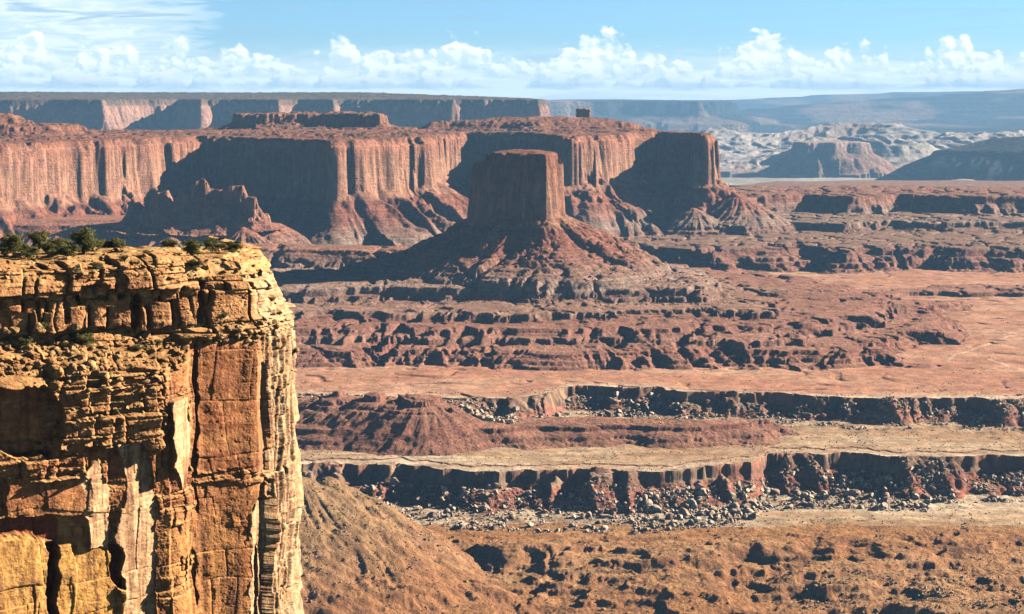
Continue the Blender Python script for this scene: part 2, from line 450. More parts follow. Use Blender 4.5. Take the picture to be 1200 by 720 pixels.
def height(X, Y):
    """returns height and landform id"""
    X = X.astype(np.float32); Y = Y.astype(np.float32)
    px = X / Y * F + 600
    n60 = fbm(X / 60, Y / 60, 3, 1)
    n300 = fbm(X / 300, Y / 300, 3, 5)
    n20 = fbm(X / 18, Y / 18, 3, 9)
    # plain A, gently rolling, tiny washes
    wash = ridged(X / 130 + 0.6 * n300, Y / 130, 2, 12)
    A = -368 + 2.2 * n300 + 1.0 * n60 + 0.35 * n20 - 2.2 * sstep(0.80, 0.98, wash)
    # the land behind the benches falls to the river
    A = A + np.interp(Y, [3900, 4400, 6000, 7500], [0, 6, 0, -20]).astype(np.float32)
    fl = sstep(5300, 6300, Y + 120 * n300)
    A = A * (1 - fl) + fl * (-520 + 14 * fbm(X / 500, Y / 900, 4, 14))
    # block edges of the two white-rim steps
    def edge(seed):
        a = 16 * pn(X / 190, Y / 400, seed + 4) + 13 * pn(X / 60, Y / 200, seed) + 8 * pn(X / 26, Y / 60, seed + 1) + 4.5 * pn(X / 10, Y / 14, seed + 2)
        k = np.floor(X / 13 + 1.2 * pn(X / 60, Y / 60, seed + 3))
        return a + 3.0 * _VAL[(k.astype(np.int32) * 37 + seed) & _M]
    d1 = rim1(px) + edge(21) - Y          # >0: in front of the upper rim
    m1 = 18 * sstep(0.5, 0.8, ridged(X / 60, Y / 120, 2, 30))
    B0 = -398 + 1.2 * n300 + 0.9 * n60 + 0.3 * n20 + 0.018 * (Y - 2200)
    s1 = np.interp(d1, [-40, 0, 2.0, 4, 6, 14, 40, 80], [0.05, 0.0, 0.32, 0.35, 0.45, 0.55, 0.88, 1.0]).astype(np.float32)
    H = A + (B0 - A) * s1
    d2 = rim2(px) + edge(41) - Y
    C0 = -437 + 1.2 * n300 + 1.2 * n60 + 0.3 * n20
    s2 = np.interp(d2, [-30, 0, 2.0, 4.5, 7, 18, 52, 100], [0.03, 0.0, 0.32, 0.36, 0.45, 0.55, 0.88, 1.0]).astype(np.float32)
    H = np.where(d2 > -30, H + (C0 - H) * s2, H)
    fr1 = 0.42 + 0.62 * sstep(-.25, .5, pn(X / 75, Y / 300, 54) + .5 * pn(X / 24, Y / 80, 55))
    fr2 = 0.38 + 0.66 * sstep(-.2, .5, pn(X / 85, Y / 300, 56) + .5 * pn(X / 26, Y / 80, 57) + .5 * np.exp(-((px - 1000) / 60) ** 2))
    t1 = -368 - 30 * (1 - fr1) - .62 * (d1 - 2) + 2.5 * pn(X / 14, Y / 14, 58)
    t2 = -400 - 36 * (1 - fr2) - .60 * (d2 - 2) + 2.5 * pn(X / 14, Y / 14, 59)
    H = np.where(d1 > 1, np.maximum(H, t1), H)
    H = np.where(d2 > 1, np.maximum(H, t2), H)
    # roughness under both rims (broken talus)
    tl = np.maximum(np.exp(-((d1 - 22) / 16) ** 2), np.exp(-((d2 - 26) / 20) ** 2))
    H = H + tl * (3.2 * np.abs(pn(X / 9, Y / 9, 51)) + 2.0 * np.abs(pn(X / 4.5, Y / 4.5, 52)) + 4 * pn(X / 28, Y / 28, 53))
    idm = np.zeros(X.shape, np.int8)
    # brown badlands nearest the viewer
    bz = sstep(1990, 1880, Y + 40 * n300 + 10 * n60)
    wy = Y + 30 * n60 + 40 * n300; wx = X + 50 * n300 + 12 * n60
    rd = ridged(wx / 330, wy / 170, 3, 61, 0.42)
    rd2 = ridged(wx / 90, wy / 60, 2, 64, 0.45)
    bad = -443 + bz * 6 - np.clip(1965 - Y, 0, 900) * 0.12 + bz * (16 * sstep(.25, .95, rd) * sstep(1990, 1850, Y) + 1.8 * (rd2 - .5) + 1.0 * n60 + .4 * n20)
    bad = bad - (1.6 * ridged(wx / 26, wy / 26, 2, 69) + 2.0 * sstep(.7, .97, ridged(wx / 75, wy / 150, 2, 71))) * bz
    lw = sstep(-0.3, 0.1, pn(X / 120, Y / 70, 66))
    for per, am in ((6.0, .85), (2.4, .6)):
        q = (bad + 2.6 * n300 + 0.35 * n20 + 1.2 * pn(X / 70, Y / 25, 72)) / per
        f = q - np.floor(q)
        bad = bad + per * am * (np.where(f < 0.8, f / 0.8 * 0.3, 0.3 + (f - 0.8) / 0.2 * 0.7) - f) * lw
    bad = bad + bz * (1.0 * ridged(X / 17, Y / 13, 3, 73, .6) + .8 * lw * np.abs(pn(X / 5, Y / 5, 67)) + .35 * pn(X / 3, Y / 3, 68))
    m = bz > 0.02
    H = np.where(m, H * (1 - bz) + bad * bz, H); idm[bz > .3] = 2
    # layered landforms
    for L in LAYERS:
        P = np.array(L['P']); e = L['reach'] + L['wa'] + L['rib'] + 20
        bx = (X > P[:, 0].min() - e) & (X < P[:, 0].max() + e) & (Y > P[:, 1].min() - e) & (Y < P[:, 1].max() + e)
        if not bx.any():
            continue
        x = X[bx]; y = Y[bx]; s = L['seed']
        wbm = L['wb'] * (0.35 + 1.3 * sstep(-.15, .5, pn(x / (L['wbl'] * 5), y / (L['wbl'] * 5), s + 17)))
        wx = x + L['wa'] * pn(x / L['wl'], y / L['wl'], s) + wbm * fbm(x / L['wbl'], y / L['wbl'], 3, s + 1, .6)
        wy = y + L['wa'] * pn(x / L['wl'], y / L['wl'], s + 2) + wbm * fbm(x / L['wbl'], y / L['wbl'], 3, s + 21, .6)
        d, sa = sdf(L['P'], wx, wy)
        if L['cols']:
            lc = L['cols']
            md = 0.55 + 0.9 * sstep(-.3, .4, pn(sa / (lc * 16), d * 0, s + 15))
            d = d + lc * md * (0.7 * (1 - 2 * np.abs(pn(sa / (lc * 6), d / 400, s + 4))) + 0.30 * pn(sa / (lc * 2.1), d / 60, s + 5) + .35 * pn(x / (lc * 2.5), y / (lc * 2.5), s + 16))
        if L['rib']:
            g = ridged(sa / L['ribl'], d / (L['ribl'] * 5) + 5, 3, s + 6, 0.45)
            d0, d1_ = L['ribd']
            k = sstep(d0, d1_, d)
            d = d + L['rib'] * k * (0.62 - g) * 1.7
            d = d + min(L['rib'] * .22, 5.0) * k * (0.5 - ridged(sa / (L['ribl'] * .2), d / L['ribl'], 2, s + 11))
        z = np.interp(d, L['d'], L['z']).astype(np.float32)
        if L['tal']:
            t0, ts, ta, tl_ = L['tal']
            g2 = 1 - 2 * np.abs(pn(sa / tl_, d / (tl_ * 4), s + 12)) + 0.5 * pn(sa / (tl_ * .4), d / (tl_ * 2), s + 13)
            z = np.where(d > 0, np.maximum(z, t0 - ts * d + ta * (g2 - .3)), z)
            # uneven brow
            z = z - sstep(-14, 0, d) * sstep(14, 2, d) * ta * .5 * sstep(.1, .7, pn(sa / (tl_ * .5), d * 0, s + 14))
        z = np.where(d > L['reach'], -1e4, z)
        if L['topn']:
            z = z + L['topn'] * fbm(x / 60, y / 60, 3, s + 8) * sstep(0, -40, d)
        h = H[bx]; mm = z > h
        idb = idm[bx]
        h = np.where(mm, z, h); idb = np.where(mm, L['id'], idb)
        H[bx] = h; idm[bx] = idb
    for nm, cpx, cr, cz, slope, rn in CONES:
        cx, cy = W(cpx, cr)
        rad = 120 / slope
        bx = (abs(X - cx) < rad) & (abs(Y - cy) < rad)
        if not bx.any():
            continue
        x = X[bx] - cx; y = Y[bx] - cy
        d = np.hypot(x, y); a = np.arctan2(y, x)
        g = ridged(a * 3.2 + 0.01 * d, d / 160 + cpx, 3, int(cpx))
        z = cz - slope * np.sqrt(d * d + 25) + slope * 5 - (0.72 - g) * rn * 2.4 * sstep(5, 50, d) + 1.2 * pn(x / 14, y / 14, 3) + (4.0 * (ridged(x / 34 + .3 * pn(x / 30, y / 30, 8), y / 22, 4, 7, .55) - .7) if nm == 'badlands' else 1.4 * fbm(x / 18, y / 18, 4, 7))
        if nm == 'badlands':
            z = z + 7 * fbm(x / 90, y / 70, 3, 44) - 2.2 * sstep(.6, .97, ridged(a * 4 + .5 * pn(x / 50, y / 50, 9), d / 260, 2, 45)) * sstep(15, 60, d)
            q = (z + 1.2 * pn(x / 60, y / 60, 46)) / 3.5; f = q - np.floor(q)
            z = z + 3.5 * .5 * (np.where(f < .8, f / .8 * .3, .3 + (f - .8) / .2 * .7) - f) * sstep(-.1, .2, pn(x / 70, y / 50, 47))
        h = H[bx]; mm = z > h; idb = idm[bx]
        H[bx] = np.where(mm, z, h); idm[bx] = np.where(mm, ID[nm], idb)
    near = (Y < 6400)
    dis = near * ((idm == 3) | (idm == 5) | (idm == 1)) * sstep(-225, -240, H)
    dr = ridged((X + 25 * n60) / 70, (Y + 25 * n60) / 150, 3, 120, .5)
    H = H + dis * (1.0 * n60 - 6.0 * sstep(.55, .95, dr) * sstep(-372, -362, H))
    # strata ledges on every slope between the plain and the foot of the big cliffs
    near = (Y < 6400)
    am = near * sstep(-366, -360, H) * sstep(-214, -230, H) * (idm != 2) * (1 - .72 * sstep(-304, -297, H))
    H = np.where(am > 0, terr(H, X, Y, 1.0) * am + H * (1 - am), H)
    up_ = near * sstep(-93, -86, H) * (idm > 3)
    H = np.where(up_ > 0, H + up_ * (5.5 * n60 + 3 * n20 + 3.0 * n300), H)
    q = (H + 1.5 * n20) / 6.0; f = q - np.floor(q)
    H = np.where(up_ > 0.5, H + 6.0 * .7 * (np.where(f < .75, f / .75 * .3, .3 + (f - .75) / .25 * .7) - f), H)
    # loose roughness
    H = H + near * (idm > 0) * (0.45 * n20 + 0.45 * pn(X / 6, Y / 6, 88))
    # far country: pale slickrock domes, river, blue plateaus
    fy = (Y > 7800)
    if fy.any():
        x = X[fy]; y = Y[fy]; h = H[fy]; idf = idm[fy]; p = px[fy]
        # white domes
        env = sstep(12300, 13800, y) * sstep(19000, 16500, y) * sstep(735, 850, p)
        wx = x + 220 * pn(x / 900, y / 900, 91); wyy = y + 300 * pn(x / 700, y / 1500, 92)
        b = 1 - np.abs(pn(wx / 420, wyy / 900, 93)) * 1.7
        b2 = 1 - np.abs(pn(wx / 140, wyy / 300, 94)) * 1.5
        big = sstep(-0.35, 0.45, pn(x / 1300 + 3.1, y / 2400, 95))
        dz = -530 + env * (60 + 115 * big + 45 * b * (0.4 + big) + 20 * b2 + 8 * pn(wx / 50, wyy / 90, 96))
        dz = dz + env * 70 * sstep(13500, 16500, y)
        q = (dz + 6 * pn(x / 300, y / 300, 99)) / 28.0; f = q - np.floor(q)
        dz = dz + 28 * .45 * (np.where(f < .7, f / .7 * .3, .3 + (f - .7) / .3 * .7) - f)
        m = dz > h; h = np.where(m, dz, h); idf = np.where(m, ID['domes'], idf)
        # low canyon rims at the near side of the river
        env = sstep(8000, 8600, y) * (1 - sstep(11100, 11400, y) * sstep(12700, 12400, y)) * sstep(15500, 15000, y)
        r = sstep(0.02, 0.12, pn(x / 700, y / 800, 97) + 0.35 * pn(x / 160, y / 160, 98)) + .7 * sstep(.3, .4, pn(x / 500, y / 600, 197) + 0.3 * pn(x / 120, y / 120, 98))
        dz = -530 + env * r * (40 + 8 * pn(x / 200, y / 200, 99))
        m = dz > h; h = np.where(m, dz, h)
        # long blue plateaus
        pl = sstep(18500, 22000, y)
        st = fbm(x / 5200, y / 6500, 5, 101, 0.55)
        rd = ridged(x / 2600, y / 3600, 4, 105)
        up = np.interp(y, [18500, 24000, 30000, 38000, 52000, 70000], [-480, -330, -230, -150, -60, 60])
        right = sstep(820, 1250, p)
        dz = up + pl * (120 * st + 110 * (rd - .3)) - 90
        rg = np.exp(-((y - 31000) / 2600.0) ** 2)
        tgt = np.interp(p, [700, 850, 950, 1050, 1130, 1200, 1400], [-420, -230, -110, -20, 60, 120, 180]) + 60 * st + 30 * rd
        dz = np.maximum(dz, -480 + rg * (tgt + 480))
        rg = np.exp(-((y - 41000) / 2500.0) ** 2)
        tgt = np.interp(p, [500, 850, 980, 1060, 1150, 1300], [-150, -40, 80, 135, 160, 170]) + 50 * st
        dz = np.maximum(dz, -480 + rg * (tgt + 480))
        q = (dz + 14 * pn(x / 900, y / 900, 112)) / 62.0; f = q - np.floor(q)
        dz = dz + 62 * .7 * (np.where(f < .72, f / .72 * .25, .25 + (f - .72) / .28 * .75) - f)
        cut = sstep(44000, 46000, y)
        dz = np.where(y > 30000, dz + 0, dz)
        m = (dz > h) & (y > 18500); h = np.where(m, dz, h)
        idf = np.where(m, np.where(y > 37500, ID['mountain'], ID['plateau']), idf)
        # river ribbon
        ry = 11900 + 500 * np.sin(x / 1500.0) + 160 * pn(x / 400, y * 0, 110)
        rv = np.abs(y - ry) < 330
        m = rv & (idf == 0)
        h = np.where(m, -536.0, h); idf = np.where(m, ID['river'], idf)
        H[fy] = h; idm[fy] = idf
    return H.astype(np.float32), idm


def lerp3(a, b, t):
    return a + (b - a) * t[..., None]


def albedo(X, Y, Z, idm, slope):
    """rock and soil colours by bed (height), kind of ground and wear"""
    px = X / Y * F + 600
    c = lambda *v: np.array(v, np.float32)
    n1 = fbm(X / 240, Y / 110, 4, 201)
    n2 = fbm(X / 30, Y / 18, 4, 211)
    n3 = fbm(X / 7, Y / 7, 2, 221)
    zb = Z + 3 * pn(X / 150, Y / 150, 231) + 1.2 * n2
    # bed colours up the section
    zs = [-470, -440, -430, -414, -400, -384, -378, -368, -352, -345, -330, -322, -308, -300, -285, -262, -240, -222, -214, -160, -104, -92, -60, 0]
    cs = [(.29, .16, .09), (.30, .15, .08), (.27, .10, .065), (.30, .12, .08), (.34, .17, .11), (.29, .13, .09), (.33, .15, .10), (.36, .18, .12), (.30, .13, .09), (.34, .18, .13), (.28, .12, .085),
          (.35, .22, .16), (.30, .17, .13), (.40, .29, .23), (.33, .21, .16), (.34, .16, .11), (.33, .13, .085), (.35, .15, .10), (.43, .22, .14), (.45, .24, .155), (.40, .18, .11),
          (.30, .13, .08), (.33, .15, .09), (.30, .16, .10)]
    rock = np.stack([np.interp(zb, zs, [k[i] for k in cs]) for i in range(3)], -1).astype(np.float32)
    band = 0.5 + 0.5 * np.sin(zb * 1.15 + 2 * n1)
    band2 = _VAL[np.floor((Z + .8 * pn(X / 200, Y / 200, 233)) / 1.7).astype(np.int32) & _M]
    rock = rock * (0.86 + 0.20 * band + 0.20 * band2)[..., None]
    # flat ground
    plainA = lerp3(c(.45, .22, .135), c(.53, .31, .20), sstep(-0.3, 0.5, n1))
    plainA = lerp3(plainA, c(.36, .17, .105), sstep(0.05, 0.6, n2) * 0.6)
    strk = fbm(X / 160, Y / 16, 4, 245)
    plainB = lerp3(c(.42, .27, .155), c(.52, .40, .27), sstep(-0.2, 0.4, strk))
    plainB = lerp3(plainB, c(.36, .20, .11), sstep(0.0, 0.7, n1) * 0.7)
    pale = c(.62, .52, .385)
    d1 = rim1(px) - Y; d2 = rim2(px) - Y
    flat = plainA
    edge1 = np.exp(-np.clip(-d1 - 4, 0, 999) / 16) * (0.5 + 0.9 * n2 + 0.4)
    flat = lerp3(flat, pale, np.clip(edge1, 0, 0.9) * (d1 < 25))
    for tr in (((1148, 3060), (1185, 2960), (1150, 2840), (1120, 2740), (1110, 2680)), ((1160, 2700), (1185, 2620), (1215, 2560))):
        TP = np.array([W(a_, b_) for a_, b_ in tr])
        tx = np.interp(-Y, -TP[:, 1], TP[:, 0]) + 5 * pn(Y / 40, Y * 0, 246)
        flat = np.where(((np.abs(X - tx) < 3.2) & (Y < TP[0, 1]) & (Y > TP[-1, 1]))[..., None], c(.60, .42, .30), flat)
    isB = (d1 > 10)
    flat = np.where(isB[..., None], plainB, flat)
    e2 = np.exp(-np.clip(-d2 - 2, 0, 999) / 24) * (0.7 + 0.9 * n2) + 0.5 * sstep(0.15, 0.4, strk) * sstep(640, 500, px)
    flat = np.where((isB & (d2 < 10))[..., None], lerp3(flat, pale, np.clip(e2, 0, 0.9)), flat)
    isC = d2 > 10
    pc = np.clip(sstep(150, 60, d2) * (0.6 + 0.6 * n2), 0, 0.85)
    flat = np.where(isC[..., None], lerp3(plainB, pale, pc), flat)
    steep = sstep(0.16, 0.42, slope)
    out = lerp3(flat, rock, steep)
    # landforms are rock all over; their treads carry sand and scrub
    lf = (idm != 0)
    tread = lerp3(rock * 1.12, c(.42, .23, .15), np.full(Z.shape, 0.5, np.float32))
    out = np.where(lf[..., None], lerp3(tread, rock, steep), out)
    # white-rim caps: shade of the camera-facing faces darkened into their colour
    capz = ((d1 > -6) & (d1 < 22) & (Z > -386) & (idm == 0)) | ((d2 > -6) & (d2 < 22) & (Z > -415) & (idm == 0))
    out = np.where((capz & (slope > .3))[..., None], lerp3(c(.30, .20, .135), c(.17, .09, .06), sstep(-.3, .3, n2)), out)
    # brown badlands
    bl = idm == 2
    bc = lerp3(c(.43, .215, .085), c(.48, .29, .14), sstep(-.4, .5, n1))
    bc = lerp3(bc, c(.26, .13, .065), sstep(.1, .45, fbm(X / 60, Y / 14, 4, 285)) * .7)
    bc = lerp3(bc, c(.33, .16, .07), sstep(-.1, .5, n2) * .6)
    bc = lerp3(bc, c(.28, .115, .06), steep * .5)
    greyl = sstep(560, 400, px + 45 * n2) * sstep(-455, -400, Z)
    bc = lerp3(bc, c(.31, .21, .11), greyl * .65)
    out = np.where(bl[..., None], bc, out)
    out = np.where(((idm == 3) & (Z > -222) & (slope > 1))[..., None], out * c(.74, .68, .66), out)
    # mesa tops
    top = (Z > -100) & (slope < .5) & (Y < 7000)
    tcol = lerp3(lerp3(c(.31, .13, .08), c(.19, .12, .08), sstep(-.2, .4, n1)), c(.10, .08, .05), sstep(.15, .5, fbm(X / 14, Y / 14, 3, 281)) * .6)
    out = np.where(top[..., None], tcol, out)
    # benches on the right carry a greener tread
    be = (idm == 5) & (slope < .25)
    out = np.where(be[..., None], lerp3(out, c(.25, .155, .105), np.full(Z.shape, .65, np.float32)), out)
    # far country
    fm = idm == ID['far_mesa']
    fz = [-520, -300, -180, -150, -45, -35, 50]
    fc = [(.36, .24, .18), (.38, .25, .20), (.36, .19, .13), (.42, .24, .18), (.40, .23, .17), (.18, .12, .08), (.085, .08, .05)]
    far = np.stack([np.interp(zb, fz, [k[i] for k in fc]) for i in range(3)], -1).astype(np.float32)
    out = np.where(fm[..., None], far, out)
    nf = fbm(X / 700, Y / 1400, 4, 251)
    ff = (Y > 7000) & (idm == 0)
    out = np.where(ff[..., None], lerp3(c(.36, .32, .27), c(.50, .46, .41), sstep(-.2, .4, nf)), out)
    dm = idm == ID['domes']
    dcol = lerp3(c(.54, .48, .43), c(.36, .26, .20), sstep(.0, .45, nf + .4 * fbm(X / 160, Y / 160, 3, 261)))
    out = np.where(dm[..., None], dcol, out)
    fb = idm == ID['far_butte']
    out = np.where(fb[..., None], lerp3(c(.36, .22, .16), c(.48, .34, .26), sstep(-380, -330, Z)), out)
    rg = idm == ID['ridge']
    out = np.where(rg[..., None], lerp3(c(.05, .055, .045), c(.13, .105, .085), sstep(.0, .5, nf)), out)
    pt = (idm == ID['plateau']) | (idm == ID['mountain'])
    pcol = lerp3(c(.03, .04, .04), c(.30, .21, .16), sstep(-.05, .35, fbm(X / 1500, Y / 3000, 4, 271)))
    out = np.where(pt[..., None], pcol, out)
    out = out * (1 + .16 * n3 + .12 * n2)[..., None]
    return np.clip(out, .02, .8)


Q = 1.15 * float(os.environ.get('QL', '1'))
HALF_IN, HALF_OUT = 0.285, 0.46          # tan of the half angles: finely meshed wedge, coarse margin


def steps(*seg):
    out = [seg[0]]
    for a, b, st in seg[1]:
        n = max(1, int(round((b - a) / (st / Q))))
        out += list(np.linspace(a, b, n + 1)[1:])
    return np.array(out)


def make_terrain():
    ncol = int(1080 * Q)
    ta = np.concatenate([np.linspace(-HALF_OUT, -HALF_IN, 50)[:-1], np.linspace(-HALF_IN, HALF_IN, ncol), np.linspace(HALF_IN, HALF_OUT, 50)[1:]])
    rr = steps(700, [(700, 1450, 10), (1450, 2030, 2.0), (2030, 2120, 1.2), (2120, 2300, 1.8), (2300, 2430, 1.2), (2430, 3250, 2.4), (3250, 4000, 3.2), (4000, 5150, 3.2),
                     (5150, 5900, 12), (5900, 7400, 40), (7400, 8600, 14), (8600, 9300, 30), (9300, 10500, 9), (10500, 12500, 25), (12500, 17000, 26), (17000, 23000, 90),
                     (23000, 33000, 120), (33000, 44000, 300)])
    nr, nc = len(rr), len(ta)
    Yg = np.repeat(rr[:, None], nc, 1); Xg = rr[:, None] * ta[None, :]
    H = np.zeros((nr, nc), np.float32); I = np.zeros((nr, nc), np.int8)
    blocks = [(a, min(a + 96, nr)) for a in range(0, nr, 96)]
    def job(b):
        H[b[0]:b[1]], I[b[0]:b[1]] = height(Xg[b[0]:b[1]], Yg[b[0]:b[1]])
    with ThreadPoolExecutor(4) as ex:
        list(ex.map(job, blocks))
    gy = np.gradient(H, rr, axis=0)
    gx = np.gradient(H, axis=1) / np.gradient(Xg, axis=1)
    S = np.hypot(gx, gy).astype(np.float32)
    C = np.zeros((nr, nc, 3), np.float32)
    def job2(b):
        s = slice(*b)
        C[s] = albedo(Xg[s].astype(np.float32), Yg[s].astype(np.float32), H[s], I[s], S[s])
    with ThreadPoolExecutor(4) as ex:
        list(ex.map(job2, blocks))
    V = np.stack([Xg, Yg, H], -1).reshape(-1, 3).astype(np.float32)
    Cf = C.reshape(-1, 3)
    idx = np.arange(nr * nc).reshape(nr, nc)
    quads = np.stack([idx[:-1, :-1], idx[:-1, 1:], idx[1:, 1:], idx[1:, :-1]], -1).reshape(-1, 4)
    fid = I[:-1, :-1].reshape(-1)
    return V, Cf, quads, fid


def mesh_object(name, V, quads, mat, C=None, smooth=True, parent=None):
    """link numpy vertices and quads (or triangles) as one mesh object; unused vertices dropped"""
    k = quads.shape[1]
    used, inv = np.unique(quads.reshape(-1), return_inverse=True)
    V = V[used]; q = inv.reshape(-1).astype(np.int32)
    me = bpy.data.meshes.new(name)
    me.vertices.add(len(V)); me.vertices.foreach_set('co', V.astype(np.float32).ravel())
    me.loops.add(len(q)); me.loops.foreach_set('vertex_index', q)
    n = len(q) // k
    me.polygons.add(n)
    me.polygons.foreach_set('loop_start', np.arange(0, len(q), k, dtype=np.int32))
    if smooth is not None:
        me.polygons.foreach_set('use_smooth', np.full(n, smooth))
    if C is not None:
        at = me.color_attributes.new('rock', 'FLOAT_COLOR', 'POINT')
        a = np.ones((len(V), 4), np.float32); a[:, :3] = C[used]
        at.data.foreach_set('color', a.ravel())
    me.update(calc_edges=True)
    me.materials.append(mat)
    o = bpy.data.objects.new(name, me)
    COL.objects.link(o)
    if parent is not None:
        o.parent = parent
    return o


def tag(o, label=None, cat=None, group=None, kind=None):
    if label: o['label'] = label
    if cat: o['category'] = cat
    if group: o['group'] = group
    if kind: o['kind'] = kind
    return o


def terrain_material(name, scale=1.0, streak=0.0, bump=1.0, speck=0.0, col=None, rough=0.95):
    """bed colour attribute, broken up by stains, varnish streaks, scrub dots and fine relief"""
    m = bpy.data.materials.new(name)
    m.use_nodes = True
    N = NT(m.node_tree)
    out = N.n('ShaderNodeOutputMaterial')
    b = N.n('ShaderNodeBsdfPrincipled')
    b.inputs['Roughness'].default_value = rough
    b.inputs['Specular IOR Level'].default_value = 0.12
    N.l(b.outputs[0], out.inputs['Surface'])
    if col is None:
        base = N.n('ShaderNodeVertexColor', layer_name='rock').outputs[0]
    else:
        rgb = N.n('ShaderNodeRGB'); rgb.outputs[0].default_value = (*col, 1); base = rgb.outputs[0]
    P = N.n('ShaderNodeNewGeometry').outputs['Position']
    n1 = N.noise(P, 0.045 / scale, 6, 0.68)
    c = N.mix(1.0, base, N.mix(N.rng(n1, 0.36, 0.66), (0.72, 0.70, 0.68), (1.2, 1.18, 1.15)), 'MULTIPLY')
    if streak:
        pv = N.mapping(P, scale=(1, 1, 0.07))
        n2 = N.noise(pv, 0.06 / scale, 7, 0.66, 0.6)
        nz = N.n('ShaderNodeSeparateXYZ'); N.l(N.n('ShaderNodeNewGeometry').outputs['True Normal'], nz.inputs[0])
        vert = N.rng(nz.outputs[2], 0.62, 0.3)
        f = N.math('MULTIPLY', N.rng(n2, 0.50, 0.66), vert)
        c = N.mix(N.math('MULTIPLY', f, streak), c, (0.16, 0.075, 0.05))
        f2 = N.math('MULTIPLY', N.rng(n2, 0.46, 0.32), vert)
        c = N.mix(N.math('MULTIPLY', f2, streak * 0.8), c, (0.56, 0.37, 0.27))
    if speck:
        vo = N.n('ShaderNodeTexVoronoi'); vo.inputs['Scale'].default_value = 0.12
        N.l(P, vo.inputs['Vector'])
        nz = N.n('ShaderNodeSeparateXYZ'); N.l(N.n('ShaderNodeNewGeometry').outputs['True Normal'], nz.inputs[0])
        pt = N.rng(N.noise(P, 0.02, 3, 0.6), 0.42, 0.6)
        f = N.math('MULTIPLY', N.rng(vo.outputs['Distance'], 0.26, 0.14), N.rng(nz.outputs[2], 0.8, 0.95))
        f = N.math('MULTIPLY', f, pt)
        c = N.mix(N.math('MULTIPLY', f, speck), c, (0.09, 0.075, 0.04))
    N.l(c, b.inputs['Base Color'])
    h = N.noise(P, 0.16 / scale, 5, 0.72)
    zb = N.noise(N.mapping(P, scale=(0.08, 0.08, 1.0)), 0.22 / scale, 3, 0.6)
    hh = N.math('ADD', h, N.math('MULTIPLY', zb, 0.45))
    bp = N.n('ShaderNodeBump')
    bp.inputs['Strength'].default_value = 1.0
    bp.inputs['Distance'].default_value = 7.0 * bump * scale
    N.l(hh, bp.inputs['Height'])
    N.l(bp.outputs[0], b.inputs['Normal'])
    return m


V, Cf, quads, fid = make_terrain()
MT = dict(near=terrain_material('stony ground', 1.0, 0.0, 0.22, 0.6), cliff=terrain_material('canyon rock', 1.0, 0.55, 1.0, 0.4),
          bad=terrain_material('badland soil', .6, 0.0, .8, .7), far=terrain_material('far rock', 6.0, 0.5, 0.8), plateau=terrain_material('blue plateau', 20.0, 0.0, 0.8))
wm = bpy.data.materials.new('silty water'); wm.use_nodes = True
wb_ = wm.node_tree.nodes['Principled BSDF']
wb_.inputs['Base Color'].default_value = (.42, .40, .34, 1); wb_.inputs['Roughness'].default_value = 0.25
for nm, m, lab, cat in (
        ('floor', 'near', 'broad reddish desert floor stepping down in pale sandstone benches', 'desert floor'),
        ('hill', 'cliff', 'low layered red hills and ledges standing out on the desert floor', 'hills'),
        ('badlands', 'bad', 'orange brown eroded badland slopes filling the lower right', 'badlands'),
        ('butte', 'cliff', 'lone square-topped butte in the middle, on a broad gullied skirt of talus', 'butte'),
        ('mesa', 'cliff', 'long red mesa whose zigzag cliff runs behind the lone butte', 'mesa'),
        ('bench', 'cliff', 'stepped dark cliff benches crossing the right side behind the plain', 'rock bench'),
        ('caprock', 'cliff', 'low dark caprock tier lying on top of the long red mesa', 'caprock'),
        ('far_mesa', 'far', 'distant flat mesa with blue shaded cliffs along the left skyline', 'far mesa'),
        ('domes', 'far', 'pale slickrock domes in the far right distance', 'rock domes'),
        ('far_butte', 'far', 'sunlit cream butte with a spreading foot beyond the river', 'far butte'),
        ('ridge', 'far', 'dark blue wooded ridge rising to the right edge', 'ridge'),
        ('plateau', 'plateau', 'hazy blue plateaus stretched beneath the skyline', 'plateau'),
        ('mountain', 'plateau', 'faint mountain line at the horizon', 'mountain'),
        ('river', None, 'pale river reach on the far canyon floor', 'river')):
    q = quads[fid == ID[nm]]
    if not len(q):
        continue
    pub = {'floor': 'desert_floor', 'domes': 'slickrock_domes', 'bench': 'rock_bench'}.get(nm, nm)
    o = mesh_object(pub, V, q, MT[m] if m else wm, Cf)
    tag(o, lab, cat, kind='structure')
del quads


# ------------------------------------------------------------------ near cliff
def hash1(*k):
    h = 0
    for i, v in enumerate(k):
        h = _PERM[(v.astype(np.int32) * (17 + 30 * i) + h + 71 * i) & _M] if not isinstance(v, int) else _PERM[(v * 53 + h) & _M]
    return h


